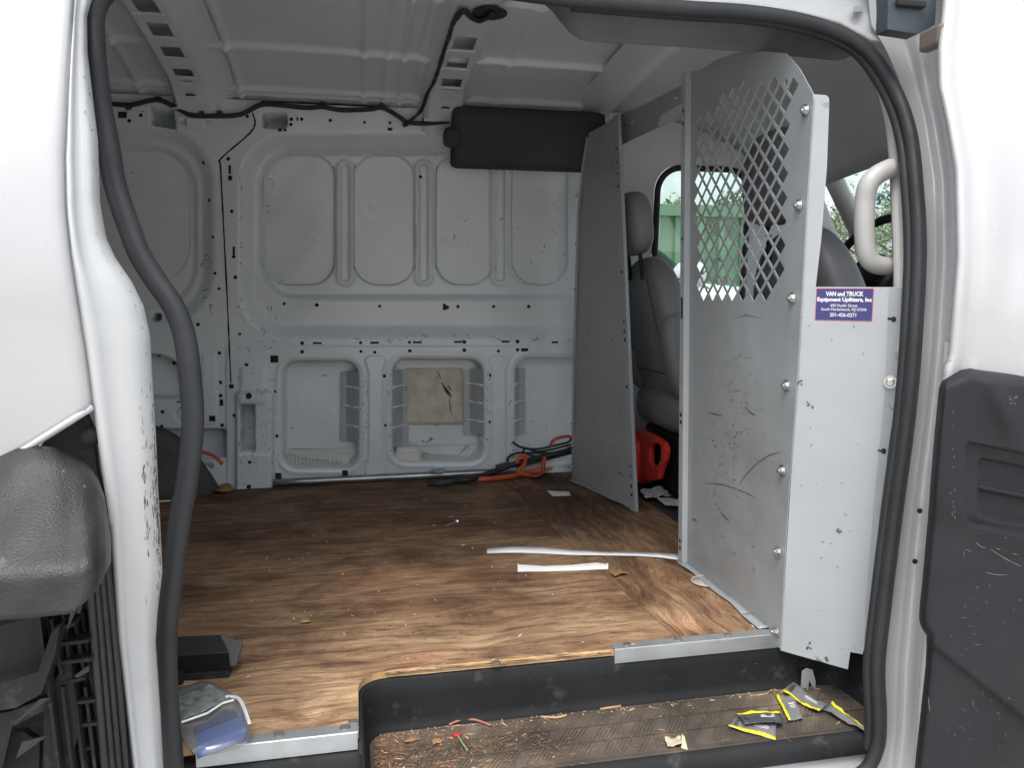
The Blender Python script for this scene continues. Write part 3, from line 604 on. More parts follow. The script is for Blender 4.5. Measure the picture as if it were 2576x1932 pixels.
# front pillar jamb between seal and door
SO = [(-200, 2200), (60, 2225), (120, 2262), (200, 2296), (300, 2322), (470, 2346), (640, 2350), (875, 2340), (1071, 2322), (1290, 2290), (1517, 2258), (1674, 2240), (1830, 2240), (1932, 2225), (2060, 2190)]
G = []
for y in np.linspace(-190, 2050, 90):
    a = interp(SO, y)-34; b = interp(DED, y)+22; base = float(np.interp(y, [-200, 100, 500, 900, 2050], [1.34, 1.29, 1.165, 1.13, 1.12]))
    G.append([ony(a+(b-a)*t, y, base+d) for t, d in ((0, .03), (.3, .03), (.42, .024), (.5, .004), (.58, 0), (.7, 0), (.8, .003), (.88, .02), (1, .03))])
fj = gridobj('front_pillar', G, JAMB, van)
for px, py in ((2300, 1412), (2312, 1285)): MB().lathe(ony(px, py, 1.119), (0, -1, 0), [(.0045, 0), (.0045, .003), (.003, .004)], 10).build('striker_bolt', BLACKP, fj)
# header over the opening, with the slide-door track pocket
G = []
for x in np.linspace(150, 2420, 60):
    yo = interp([(150, -60), (700, -85), (1150, -55), (1450, -15), (1716, 6), (1880, 16), (2010, 34), (2110, 60), (2190, 105), (2420, 130)], x)
    G.append([SP(x, yo-q, .004-w) for q, w in ((-14, -.03), (0, 0), (10, .006), (24, .006), (60, .02), (160, .03), (330, .02))])
hd = gridobj('opening_header', G, mat('shaded grey header paint', (.50, .51, .515), .4, var=.05, dirt=((.2, .2, .2), .2, 15)), van)
plate('header_slot', [(2148, 14), (2172, 14), (2172, 28), (2148, 28)], [], lambda a, b: SP(a, b, -.026), (0, .002, 0), 1, mat('slot paint', (.3, .31, .31), .5), hd)
TRK = mat('blue grey track plastic', (.035, .048, .058), .45, var=.2, dirt=((.2, .2, .2), .2, 12))
tr = plate('door_track_pocket', [(2232, -90), (2360, -90), (2352, 60), (2335, 72), (2310, 84), (2232, 72), (2234, 20)], [], lambda a, b: ony(a, b, 1.22), (0, 1, 0), .03, TRK, van)
MB().box(ony(2292, 8, 1.215), (.055, .01, .012)).build('track_rail', HOLE, tr, bevel=.003)
MB().box(ony(2350, 95, 1.19), (.022, .05, .036)).build('hinge_block', mat('taupe hinge', (.13, .11, .10), .5), van, bevel=.006)
# ---- dark headliner trim above the near edge of the opening
def HT(px, py, d=0): return SP(px, py, .07+d)
top = [(1180, -30), (1400, 0), (1716, 30), (1900, 40), (2050, 66), (2160, 110), (2215, 160)]
G = []
for x in np.linspace(1330, 2185, 40):
    yt = interp(top, x)-6; yb = float(np.interp(x, [1330, 1390, 1412, 1450, 1470, 1716, 1960, 2040, 2110, 2150, 2185], [-30, 15, 45, 90, 98, 112, 132, 140, 146, 128, 120]))
    yb = max(yb, yt+3); G.append([HT(x, yt+(yb-yt)*t, .09*t+.015*math.sin(t*3)) for t in (0, .15, .4, .7, .9, 1)]+[HT(x, yb-8, .16)])
ht = gridobj('header_trim', G, HEADL, van); solid(ht, .006, 1)
# light grey pillar trim with grab handle inside the cab
tp = [(2120, 110), (2185, 140), (2226, 215), (2252, 300), (2266, 420), (2272, 560), (2276, 690), (2272, 900)]
G = [[SP(a+dx, b, .06+dd) for dx, dd in ((-30, .06), (-27, .01), (-12, 0), (8, 0), (26, .01))] for a, b in smooth(tp, 5)]
pt = gridobj('pillar_trim', G, TRIMB, van); solid(pt, .004, 1)
hp = smooth([ony(a, b, 1.265+o) for a, b, o in [(2268, 415, .02), (2236, 424, 0), (2203, 442, -.004), (2184, 466, -.004), (2176, 505, 0), (2174, 560, 0), (2176, 610, 0), (2183, 645, 0), (2202, 664, 0), (2235, 670, .004), (2272, 672, .02)]], 5)
hn = MB().tube(hp, .0175, 14).build('grab_handle', HANDL, van, smooth=True)
for a, b in ((2262, 418), (2264, 668)): MB().tube([ony(a, b-24, 1.29), ony(a, b-14, 1.275), ony(a, b+14, 1.275), ony(a, b+24, 1.29)], [.008, .016, .016, .008], 12).build('handle_mount', HANDL, hn, smooth=True)
# ---- step well
TZ = -.113
def c2(x, y, z): return (x, y, z)
SX0, SX1, SYF, SYB = -.002, .965, 1.155, 1.352
r_ = .05; path = [(SX0, SYF-.03)]+[(SX0, SYB-r_)]+[(SX0+r_-r_*math.cos(a), SYB-r_+r_*math.sin(a)) for a in np.linspace(.2, math.pi/2, 6)]+[(.3, SYB), (.6, SYB), (SX1-r_, SYB)]+[(SX1-r_+r_*math.sin(a), SYB-r_+r_*math.cos(a)) for a in np.linspace(.3, math.pi/2, 6)]+[(SX1, SYF+.0)]
G = []
cen = np.array([.48, 1.2])
for (z, inn) in [(-.0155, -.006), (-.0142, .0), (-.018, .003), (-.05, .004), (-.09, .005), (-.108, .007), (TZ, .014)]:
    row = []
    for i, p in enumerate(path):
        a = np.array(path[max(i-1, 0)]); b = np.array(path[min(i+1, len(path)-1)]); t = b-a; nn = np.array([t[1], -t[0]])/np.linalg.norm(t); q = np.array(p)+nn*inn; row.append((q[0], q[1], z))
    G.append(row)
sw = gridobj('step_well', G, BLACKP, van); solid(sw, .004, 1)
# tread with raised chevrons, nosing and rocker
n = 60; G = []
for y, z in [(SYB+.01, TZ+.002), (1.30, TZ), (1.25, TZ-.001), (1.20, TZ), (1.172, TZ+.001)]: G.append([(x, y-(.0 if y > 1.3 else .012*(x-.4)*-.3), z) for x in np.linspace(-.01, .975, n)])
td = gridobj('step_tread', G, TREAD, van)
rb = MB()
for k in range(13):
    for (ya, yb) in ((1.193, 1.236), (1.243, 1.284), (1.291, 1.326)):
        for s in range(6):
            x0 = .06+k*.068+s*.0078; rb.add([(x0, ya, TZ+.0005), (x0+.0036, ya, TZ+.0005), (x0+.034, yb, TZ+.0005), (x0+.0304, yb, TZ+.0005), (x0+.0008, ya+.001, TZ+.0022), (x0+.0028, ya+.001, TZ+.0022), (x0+.0332, yb-.001, TZ+.0022), (x0+.0312, yb-.001, TZ+.0022)], [(4, 5, 6, 7), (0, 1, 5, 4), (1, 2, 6, 5), (2, 3, 7, 6), (3, 0, 4, 7)])
for yy in (1.183, 1.187, 1.239, 1.287, 1.330, 1.334): rb.box((.52, yy, TZ+.001), (.86, .0018, .004))
rb.build('tread_ribs', TREAD, td, kind='stuff')
G = []
for (y, z) in [(1.176, TZ+.002), (1.166, TZ+.001), (1.158, TZ-.006), (1.155, TZ-.02), (1.157, TZ-.034), (1.165, TZ-.04)]: G.append([(x, y, z-.0*x) for x in np.linspace(-.01, .965, 30)])
gridobj('step_nosing', G, BLACKP, td)
G = [[(x, y, z) for x in np.linspace(-.5, 1.05, 20)] for (y, z) in ((1.175, TZ-.035), (1.16, TZ-.06), (1.14, TZ-.09), (1.12, TZ-.16), (1.10, -.36))]
gridobj('rocker_panel', G, PAINT, van)
# black sill below the floor's left part
G = [[(x, y, z) for x in np.linspace(-.5, SX0, 10)] for (y, z) in ((1.20, -.028), (1.158, -.028), (1.146, -.034), (1.142, -.06), (1.142, -.14))]
gridobj('sill_cover', G, BLACKP, van)
# ---- cab shell seen past the partition
DOORY = 2.83
win = [ony(a, b, DOORY)[[0, 2]] for a, b in ((1647, 424), (1880, 760))]
wx0, wz1, wx1, wz0 = win[0][0], win[0][1], win[1][0], win[1][1]
wx1 = ony(1872, 500, DOORY)[0]; wz0 = .56
cabw = plate('cab_side', [(.84, -.3), (2.5, -.3), (2.5, .70), (2.02, .74), (1.80, 1.14), (1.74, 1.45), (.84, 1.45)], [rrect(wx0-.012, wz0-.012, wx1+.012, wz1+.012, .10, 8)], lambda x, z: (x, DOORY+(0 if z < .6 else -.06*((z-.6)/.8)**1.5), z), (0, 1, 0), .02, CABL, van)
def cw(x, z): return (x, DOORY-.004+(0 if z < .6 else -.06*((z-.6)/.8)**1.5), z)
MB().tube([cw(*p) for p in rrect(wx0, wz0, wx1, wz1, .09, 8)+[rrect(wx0, wz0, wx1, wz1, .09, 8)[0]]], .012, 8).build('window_seal', RUBBER, cabw, smooth=True)
gl = plate('window_pane', rrect(wx0, wz0, wx1, wz1, .09, 6), [], lambda x, z: (x, DOORY+.012+(0 if z < .6 else -.06*((z-.6)/.8)**1.5), z), (0, 1, 0), .004, GLASS, cabw)
# grease-pencil writing on the driver's window
PINK = mat('pink paint pen', (.75, .45, .48), .6); WPEN = mat('white paint pen', (.8, .8, .78), .6); YPEN = mat('yellow paint pen', (.65, .60, .12), .6); BPEN = mat('blue paint pen', (.05, .25, .45), .6)
def scrib(pts, m, w=.006):
    mb = MB(); ribbon(mb, [ony(a, b, DOORY-.012+.004) for a, b in smooth(pts, 4)], w, (0, -1, 0)); mb.build('pen_mark', m, gl)
scrib([(1760, 690), (1772, 668), (1766, 690), (1780, 675)], PINK); scrib([(1754, 700), (1770, 680)], PINK); scrib([(1775, 705), (1790, 702)], PINK); scrib([(1797, 692), (1792, 718)], PINK)
scrib([(1803, 700), (1812, 695), (1815, 705), (1806, 716), (1802, 706)], PINK); scrib([(1818, 700), (1826, 694), (1828, 708), (1820, 714), (1818, 702)], PINK)
scrib([(1782, 560), (1800, 590)], YPEN); scrib([(1790, 545), (1785, 575)], YPEN); scrib([(1770, 590), (1776, 575), (1784, 596)], YPEN); scrib([(1806, 560), (1818, 548), (1822, 566), (1810, 578)], WPEN); scrib([(1822, 600), (1828, 574), (1838, 602), (1842, 572)], WPEN); scrib([(1812, 590), (1824, 612)], WPEN)
scrib([(1760, 728), (1776, 722), (1790, 730)], BPEN); scrib([(1696, 690), (1684, 700), (1690, 720), (1704, 722)], BPEN, .008); scrib([(1708, 700), (1702, 716), (1712, 720), (1716, 704), (1708, 700)], BPEN, .008); scrib([(1795, 655), (1805, 648), (1812, 658)], BPEN)
# windscreen, pillars, dash, headliner
A0, A1 = np.array([2.06, 2.72, .74]), np.array([1.76, 2.69, 1.20])
B0, B1 = A0*[1, 0, 1]+[0, 1.18, 0], A1*[1, 0, 1]+[0, 1.24, 0]
ws = gridobj('windscreen', [[A0+(B0-A0)*u+(A1+(B1-A1)*u-A0-(B0-A0)*u)*t+np.array([.10*math.sin(u*math.pi), 0, 0]) for u in np.linspace(0, 1, 14)] for t in np.linspace(0, 1, 8)], GLASS, van)
MB().tube(smooth([A0+[.02, .03, -.06], A0, (A0+A1)/2, A1], 4), .034, 10, flat=(1, .8)).build('windscreen_pillar', TRIMB, van, smooth=True)
MB().tube(smooth([B0+[.02, -.03, -.06], B0, (B0+B1)/2, B1], 4), .034, 10).build('windscreen_pillar', TRIMB, van, smooth=True)
mb = MB(); ribbon(mb, smooth([ony(a, b, 1.95) for a, b in ((2228, 500), (2218, 492), (2208, 496), (2214, 506), (2206, 514))], 3), .006, (0, -1, 0)); ribbon(mb, smooth([ony(a, b, 1.95) for a, b in ((2240, 486), (2232, 496), (2240, 504), (2248, 494), (2240, 486))], 3), .006, (0, -1, 0)); mb.build('pen_mark', BPEN, ws)
G = [[(x, y, 1.40-.05*((y-1.98)/.8)**2-.29*max(0, (x-1.0)/.74)**2) for y in np.linspace(1.24, 2.80, 16)] for x in np.linspace(.90, 1.72, 14)]
cl = gridobj('cab_headliner', G, CABL, van); solid(cl, .006, -1)
G = [[(x, y, z) for y in np.linspace(1.16, 2.82, 14)] for (x, z) in ((1.62, .1), (1.66, .62), (1.70, .72), (1.78, .765), (2.0, .76), (2.30, .78))]
gridobj('dashboard', G, BLACKP, van)
c = np.array([1.64, 2.26, .775]); R = Matrix.Rotation(math.radians(-62), 3, 'Y')
mb = MB(); mb.tube([c+np.array(R@Vector((.185*math.cos(a), .185*math.sin(a), 0))) for a in np.linspace(0, 2*math.pi, 33)], .0145, 10, caps=False)
mb.tube([c+np.array(R@Vector((0, -.18, 0))), c+np.array(R@Vector((0, 0, -.03))), c+np.array(R@Vector((0, .18, 0)))], .018, 8); mb.lathe(c+np.array(R@Vector((0, 0, -.05))), R@Vector((0, 0, 1)), [(.05, 0), (.07, .02), (.06, .05)], 16)
mb.build('steering_wheel', BLACKP, van, smooth=True)
MB().box((1.42, 2.115, -.012), (1.1, 1.45, .016)).build('cab_floor', mat('black cab floor mat', (.03, .03, .032), .8, bump=.5), van)
G = [[(x, 1.13+.0*z, z) for x in np.linspace(.98, 2.5, 6)] for z in np.linspace(-.3, .60, 5)]; gridobj('cab_near_side', G, CABL, van)
# dark padded trim over the far roof rail
def box_loft(name, sect, m, parent, smooth_=True): return gridobj(name, sect, m, parent, smooth=smooth_)
prof = [(2.82, 1.335), (2.74, 1.345), (2.665, 1.32), (2.655, 1.285), (2.67, 1.19), (2.675, 1.155), (2.69, 1.135), (2.72, 1.13), (2.80, 1.14)]
xa, xb = ony(1143, 300, 2.66)[0], .95
G = []
for x, s in [(xa, .0), (xa, .82), (xa+.006, .94), (xa+.02, 1), (xa+.2, 1), (xa+.4, 1), (xb-.08, 1), (xb-.07, .98), (xb-.07, 0)]: G.append([(x, 2.75+(y-2.75)*s, 1.24+(z-1.24)*s) for y, z in prof])
st = gridobj('roof_side_trim', G, VISOR, van)
MB().lathe(ony(1130, 345, 2.68), (-1, -.25, 0), [(.034, -.03), (.034, 0), (.03, .012), (.012, .018)], 18).build('trim_end_cap', VISOR, st, smooth=True)
# shaded beam at the rear edge of the cab roof
G = [[(x, y, 1.388-.045*((y-1.98)/.8)**2+dz) for y in np.linspace(1.35, 2.76, 14)] for (x, dz) in ((.80, .04), (.83, .0), (.87, -.012), (.92, -.012), (.94, .03))]
gridobj('cab_roof_bow', G, ROOF, van)
# ---- wiring loom clipped along the roof rail
loom = thing('wiring_loom', 'black taped wiring loom clipped in waves along the roof rail and cross member', 'wiring', tuple(WP(700, 270)))
lp = [(255, 262), (283, 261), (330, 263), (395, 250), (440, 268), (480, 288), (540, 291), (605, 287), (655, 263), (700, 263), (770, 270), (812, 268), (860, 276), (930, 274), (962, 270), (1000, 290), (1028, 307), (1085, 309), (1135, 303)]
MB().tube(smooth([WP(a, b, -.034) for a, b in lp], 6), .0078, 10).build('loom_trunk', HARN, loom, smooth=True)
lp = [(1020, 311), (1045, 292), (1062, 272), (1075, 235), (1092, 205), (1104, 170), (1116, 130), (1128, 95), (1138, 62), (1150, 40)]
lp = [RP(a, b, -.055) if b < 250 else WP(a, b, -.04) for a, b in lp]
MB().tube(smooth(lp, 5), [.0062*random.uniform(.8, 1.2) for _ in range(9*5+1)], 8).build('loom_branch', HARN, loom, smooth=True)
MB().tube(smooth([RP(a, b, -.06) for a, b in ((1148, 45), (1166, 26), (1185, 42), (1205, 50), (1225, 42), (1240, 30))], 5), .0072, 10).build('loom_tail', HARN, loom, smooth=True)
for a, b in ((323, 270), (399, 247), (508, 283), (553, 283), (665, 257), (812, 260), (962, 264), (1020, 313), (1068, 303)): MB().box(WP(a, b, -.032), (.018, .018, .012), Matrix.Rotation(random.uniform(-.4, .4), 3, 'Y')).build('clip', HARN, loom, bevel=.003)
MB().lathe(RP(1232, 30, -.05), (0, 0, 1), [(.045, -.004), (.045, .0), (.03, .004)], 18).build('rubber_grommet', HARN, loom)
# ================================================================== PLYWOOD FLOOR
FE = .013   # sheets 18 mm thick, top at z = 0
fl = thing('plywood_floor', 'worn stained brown plywood floor with splintered front edge and metal edging', 'floor', (0, 2, -FE))
seamx = .60
def rag(x0, x1, y, n=60, a=.003): return [(x, y+random.uniform(-a, a)) for x in np.linspace(x0, x1, n)]
step = [(SX0-.004, 1.163)]+[(SX0-.004, SYB-.05)]+[(SX0-.004+.05-.05*math.cos(t), SYB-.05+.05*math.sin(t)) for t in np.linspace(.25, math.pi/2, 6)]
outl = [(-1.5, 1.168), (-.40, 1.168)]+rag(-.36, -.03, 1.168, 16, .001)+step+rag(.07, .47, SYB+.003, 60, .0012)+[(.475, SYB), (seamx+.02, SYB), (seamx-.035, 2.05), (seamx-.06, 2.875), (-.36, 2.875), (-.36, 2.83), (-.5, 2.83), (-.62, 2.70), (-1.5, 2.70)]
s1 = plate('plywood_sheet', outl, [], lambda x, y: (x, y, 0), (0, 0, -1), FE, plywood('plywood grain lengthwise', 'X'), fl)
s1.data.materials.append(PLYEDGE)
for p in s1.data.polygons:
    if abs(p.normal.z) < .5: p.material_index = 1
outl2 = [(seamx+.023, SYB+.002), (.95, SYB+.002), (.95, 2.875), (seamx-.057, 2.875), (seamx-.032, 2.05)]
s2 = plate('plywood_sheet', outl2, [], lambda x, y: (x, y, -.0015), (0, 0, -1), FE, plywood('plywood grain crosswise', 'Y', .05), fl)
for k, (z0, dy, c_) in enumerate(((-.0024, .0, (.46, .31, .16)), (-.0062, -.0016, (.30, .17, .085)), (-.0100, -.0006, (.46, .32, .18)))):
    pts = []; mm = mat('ply layer %d' % k, c_, .75, var=.3, vscale=40, dirt=((.16, .09, .05), .25, 35))
    G = [[(x, SYB+dy+.0012*mnoise.noise(Vector((x*22, z*300, k)))-.0008, z) for x in np.linspace(.045, .472, 90)] for z in (z0+.0017, z0+.0015, z0-.0015, z0-.0017)]
    G[0] = [(x, y+.006, z) for x, y, z in G[0]]; G[3] = [(x, y+.006, z) for x, y, z in G[3]]; gridobj('ply_layer', G, mm, fl, smooth=False)
# loose splinters along the broken edge
mb = MB()
for _ in range(70):
    x = random.uniform(.03, .5); l = random.uniform(.015, .07); y = SYB-.001+random.uniform(-.004, .010); z = random.uniform(-.010, .001)
    mb.add([(x, y, z), (x+l, y+random.uniform(-.003, .003), z+random.uniform(-.002, .002)), (x+l*.6, y+.003, z+.0022), (x+.2*l, y-.0022, z+.002)], [(0, 1, 2), (0, 2, 3), (0, 1, 3), (1, 2, 3)])
mb.build('splinters', WOODC, fl, kind='stuff')
def screw(x, y, z=0): 
    o = MB().lathe((x, y, z), (0, 0, 1), [(.0085, 0), (.0085, .001), (.005, .0022), (.0018, .0022)], 14).build('screw', BOLT, fl, smooth=False); return o
for px, py in ((1248, 1667), (889, 1817)): p = onz(px, py, 0); screw(p[0], p[1])
for (xa, xb, yy) in ((-.245, -.008, 1.157), (.478, .86, SYB-.004)):
    G = [[(x, y, z) for x in np.linspace(xa, xb, 12)] for (y, z) in ((yy+.026, .0018), (yy+.001, .0022), (yy-.001, .001), (yy-.0015, -.018), (yy-.0015, -.026))]
    e = gridobj('edge_strip', G, STRIP, fl, smooth=False); solid(e, .0015, 1); 
    for q in np.linspace(.08, .92, 3 if xb-xa < .3 else 4): screw(xa+(xb-xa)*q, yy+.015, .003)
# ================================================================== STEEL PARTITION (swing panels behind the seats)
XP = .82
par = thing('bulkhead_partition', 'grey enamel steel partition panel with diamond mesh window, bolts and black scuffs', 'partition', (XP, 1.56, 0))
def PP(px, py, d=0.): return onx(px, py, XP-d)
def yz(px, py): p = PP(px, py); return (p[1], p[2])
# outline in the Y-Z plane
ol = [yz(*p) for p in [(1727, 1418), (1737, 180), (1768, 172), (1800, 150), (1850, 132), (1920, 128), (1978, 133), (2010, 170), (2044, 232), (2046, 250), (2030, 500), (2005, 950), (1980, 1300), (1962, 1632)]]
py_, pz_ = .0475, .0452; hx, hz = py_/2-.0042, pz_/2-.0040; diam = []
reg = [yz(*p) for p in [(1752, 748), (1752, 300), (1800, 262), (1868, 222), (1925, 208), (1960, 194), (1995, 200), (1990, 320), (1972, 560), (1956, 760)]]
y00, z00 = yz(1958, 735)
for i in range(-2, 22):
    for j in range(-3, 26):
        for h in (0, .5):
            cy = y00+(i+h)*py_; cz = z00+(j+h)*pz_
            if pip((cy, cz), reg): diam.append([(cy-hx, cz), (cy, cz-hz), (cy+hx, cz), (cy, cz+hz)])
sl = [rrect(y_-.0035, z_-.02, y_+.0035, z_+.02, .003, 3) for (y_, z_) in []]
pan = plate('panel', ol, diam+[circ(*yz(1977, 206), .006)], lambda y, z: (XP, y, z), (1, 0, 0), .002, STEEL, par)
# edge channel on the free side
def edge_bar(p0, p1, w, d, f, holes, parent, m=WINGM):
    """folded channel from p0 to p1 (3D), width w along f, standing d towards the hold"""
    p0, p1, f = (np.array(q, float) for q in (p0, p1, f)); t = (p1-p0)/np.linalg.norm(p1-p0); n = np.cross(t, f); n = n/np.linalg.norm(n)
    if n[0] > 0: n = -n
    mb = MB(); G = []
    mb.add([p0, p0+f*w, p1+f*w, p1, p0+n*d, p0+f*w+n*d, p1+f*w+n*d, p1+n*d], [(4, 5, 6, 7), (0, 4, 7, 3), (1, 2, 6, 5), (0, 1, 5, 4), (3, 7, 6, 2)])
    b = mb.build('edge_channel', m, parent, bevel=.002)
    hm = MB()
    for (q, r, l) in holes:
        c = p0+(p1-p0)*q+f*w*.5+n*(d+.0006); hm.add([c+f*r*math.cos(a)+t*(r*math.sin(a)+(l if math.sin(a) > 0 else -l)) for a in np.linspace(0, 2*math.pi, 12, endpoint=False)], [tuple(range(12))])
    hm.build('punched_holes', HOLE, b); return b
edge_bar(PP(1737, 180)+[0, -.004, 0], PP(1727, 1416)+[0, -.004, 0], .026, .014, (0, 1, 0), [(.075, .005, 0), (.1, .005, 0), (.47, .0055, .022), (.69, .006, 0), (.705, .006, 0), (.955, .005, 0), (.97, .005, 0), (.33, .005, 0)], par)
def bolt(c, n, parent, r=.0075):
    n = np.array(n, float); n /= np.linalg.norm(n)
    o = MB().lathe(c, n, [(r*1.6, 0), (r*1.6, .0016), (r*1.55, .002)], 16).build('washer', BOLT, parent)
    MB().lathe(np.array(c)+n*.002, n, [(r, 0), (r, .005), (r*.8, .006)], 6).build('bolt_head', BOLT, o)
    MB().lathe(np.array(c)+n*.008, n, [(r*.5, 0), (r*.45, .003)], 10).build('bolt_shank', BOLT, o)
for px, py in ((2027, 277), (2010, 516), (1993, 750), (1979, 970), (1968, 1184), (1958, 1388), (1952, 1590)): bolt(PP(px, py, .001), (-1, 0, 0), par)
# base flange, bent
mb = MB(); p = [PP(1728, 1420), PP(1945, 1590)]
G = [[(XP-d*(1+.15*math.sin(y*40)), y, .004-.1*d+.001*math.sin(y*55+d*50)) for y in np.linspace(1.80, 1.45, 24)] for d in (0, .008, .014, .018)]; bf = gridobj('base_flange', G, STEEL, par); solid(bf, .0015)
G = [[(XP-d, y, .004-.002*d*30) for y in np.linspace(1.45, 1.375, 8)] for d in (0, .012, .024)]; bf = gridobj('base_flange', G, STEEL, par); solid(bf, .0015)
mk = MB(); PS = lambda x, y: PP(x, y, .0009)
for (pts, w) in [([(1858, 1220), (1880, 1190), (1905, 1165), (1935, 1145), (1963, 1137)], .0022), ([(1780, 1216), (1820, 1220), (1850, 1230), (1880, 1242), (1903, 1254)], .0018), ([(1782, 1038), (1800, 1042), (1816, 1046)], .003), ([(1876, 1026), (1890, 1040), (1902, 1046)], .003), ([(1795, 1230), (1802, 1250)], .005), ([(1812, 1286), (1822, 1300), (1834, 1312)], .004), ([(1842, 800), (1880, 793), (1918, 802)], .0014), ([(1866, 1320), (1872, 1352)], .0012)]: ribbon(mk, [PS(*q) for q in pts], w, (-1, 0, 0))
mk2 = MB()
for k_ in range(170):
    x = random.gauss(1830, 50); y = random.gauss(1110, 130); t_ = random.random()
    if not (1762 < x < 1945 and 760 < y < 1420): continue
    if k_ % 5 < 2: stroke(x, y, random.uniform(3, 9), random.uniform(-.6, 1.4), random.uniform(.0008, .0030), PS, (-1, 0, 0), mk, .7)
    else: stroke(x, y, random.uniform(5, 34), random.uniform(-.9, 1.6), random.uniform(.0004, .0014), PS, (-1, 0, 0), mk2, .35)
mk2.build('faint_scratches', SCUFFG, pan, kind='stuff')
mk.build('scuff_marks', SCUFFM, pan, kind='stuff')
# ---- white wing panel between partition and door pillar, with the fitter's decal
wA = np.array([XP+.002, 1.30, 1.0]); wB = np.array([XP+.002, 1.337, 0.]); wC = ony(2250, 1000, 1.205)
wn_ = np.cross(wB-wA, wC-wA); wn_ /= np.linalg.norm(wn_); wn_ = wn_ if wn_[1] < 0 else -wn_
def WG(px, py, off=0.): return onp(px, py, wA+wn_*off, wn_)
wing = thing('bulkhead_wing_panel', 'white steel wing panel with navy decal bolted beside the door pillar', 'panel', tuple(WG(2050, 1640)))
wo = [(2046, 236), (2078, 238), (2085, 244), (2086, 258), (2080, 420), (2066, 600), (2052, 721), (2271, 722), (2265, 850), (2262, 945), (2256, 968), (2256, 985), (2250, 1040), (2247, 1068), (2237, 1086), (2232, 1160), (2217, 1290), (2197, 1517), (2170, 1647), (2139, 1641), (2133, 1685), (1963, 1637), (1984, 1300), (2006, 950), (2030, 500)]
wp = plate('panel', wo, [], lambda a, b: WG(a, b), -wn_, .002, WINGM, wing)
# slightly raised outer fold
fold = [(2238, 724), (2268, 724), (2258, 960), (2213, 1290), (2196, 1517), (2172, 1640), (2178, 1517), (2196, 1290), (2226, 980)]
fo = plate('fold_strip', fold, [], lambda a, b: WG(a, b, .0025), -wn_, .0022, STEEL, wing)
bolt(WG(2240, 961, .003), wn_, wing)
hm = MB()
for px, py in ((2248, 803), (2223, 1135)):
    hm.quad([WG(a, b, .0035) for a, b in circ(px, py, 7, 10)]); stroke(px-16, py-2, 16, .1, .004, lambda x, y: WG(x, y, .0034), wn_, hm)
hm.build('torn_hole', HOLE, wing)
mk = MB(); WS2 = lambda x, y: WG(x, y, .0009)
for _ in range(22):
    x, y = random.uniform(1985, 2180), random.uniform(780, 1640); stroke(x, y, random.uniform(3, 11), random.uniform(-1.4, 1.4), random.uniform(.0008, .0022), WS2, wn_, mk, .5)
for px, py in ((2014, 962), (2076, 1658), (2112, 1335), (2040, 1015), (2028, 1625)): [stroke(px+random.uniform(-6, 6), py+random.uniform(-6, 6), random.uniform(6, 14), random.uniform(0, 3), .003, WS2, wn_, mk, .8) for _ in range(4)]
mk.build('scuff_marks', SCUFFM, wp, kind='stuff')
# decal
dq = [(2056, 726), (2199, 726), (2193, 808), (2050, 804)]
e0 = WG(2050, 805); ex = WG(2194, 808)-e0; W_ = np.linalg.norm(ex); ex /= W_; ey = WG(2056, 725)-e0; H_ = np.linalg.norm(ey); ey = ey-ex*np.dot(ey, ex); ey /= np.linalg.norm(ey)
Md = Matrix(((ex[0], ey[0], wn_[0], 0), (ex[1], ey[1], wn_[1], 0), (ex[2], ey[2], wn_[2], 0), (0, 0, 0, 1)))
def DM(u, v, off): q = e0+ex*u*W_+ey*v*H_+wn_*off; return Matrix.Translation(Vector(q))@Md
def dquad(u0, v0, u1, v1, off, t=.0003): return [e0+ex*u*W_+ey*v*H_+wn_*off for u, v in ((u0, v0), (u1, v0), (u1, v1), (u0, v1))]
dec = MB().quad(dquad(0, 0, 1, 1, .0006)).build('decal', REDL, wing)
MB().quad(dquad(.012, .018, .988, .982, .0009)).build('decal_field', NAVY, dec)
for s, v, sz, b, tw in (('VAN and TRUCK', .77, .165, .0008, .66), ('Equipment Upfitters, Inc', .60, .150, .0008, .95), ('600 Huyler Street', .43, .115, .0001, .47), ('South Hackensack, NJ 07606', .31, .112, .0001, .79), ('201-426-0271', .125, .145, .0003, .46)): textmesh('decal_lettering', s, sz*H_*1.12, DM(.5, v, .0012), LABELW, dec, bold=b*.5, width=tw*W_)
mk = MB(); [stroke(2126+random.uniform(-4, 10), 736+q*9, 9, 1.9, .0016, lambda x, y: WG(x, y, .0016), wn_, mk, .6) for q in range(4)]; mk.build('decal_scratch', WINGM, dec)
# ---- left swing panel against the far wall
a3, b3 = np.array([.787, 2.72, 0.]), np.array([.876, 2.287, 0.]); ln = np.cross(b3-a3, [0, 0, 1]); ln /= np.linalg.norm(ln); ln = ln if ln[0] < 0 else -ln
def LP(px, py, off=0.): return onp(px, py, a3+ln*off, ln)
lw = thing('bulkhead_side_panel', 'plain grey steel partition panel standing against the far wall by the driver seat', 'partition', tuple((a3+b3)/2))
lo = [(1441, 1208), (1600, 1282), (1594, 1150), (1580, 780), (1566, 480), (1556, 292), (1540, 302), (1482, 333), (1478, 345), (1466, 420), (1455, 540), (1447, 800), (1442, 1000)]
lpn = plate('panel', lo, [], lambda a, b: LP(a, b), -ln, .002, STEEL, lw)
t0, t1 = LP(1548, 292), LP(1592, 1284); edge_bar(t0, t1, .034, .012, (b3-a3)/np.linalg.norm(b3-a3), [(.085, .005, 0), (.12, .004, 0), (.147, .004, 0), (.18, .005, 0), (.395, .005, 0), (.52, .005, 0), (.545, .005, 0), (.566, .006, 0), (.685, .006, 0), (.885, .004, 0), (.91, .004, 0), (.935, .006, 0), (.957, .006, 0)], lw, STEEL)
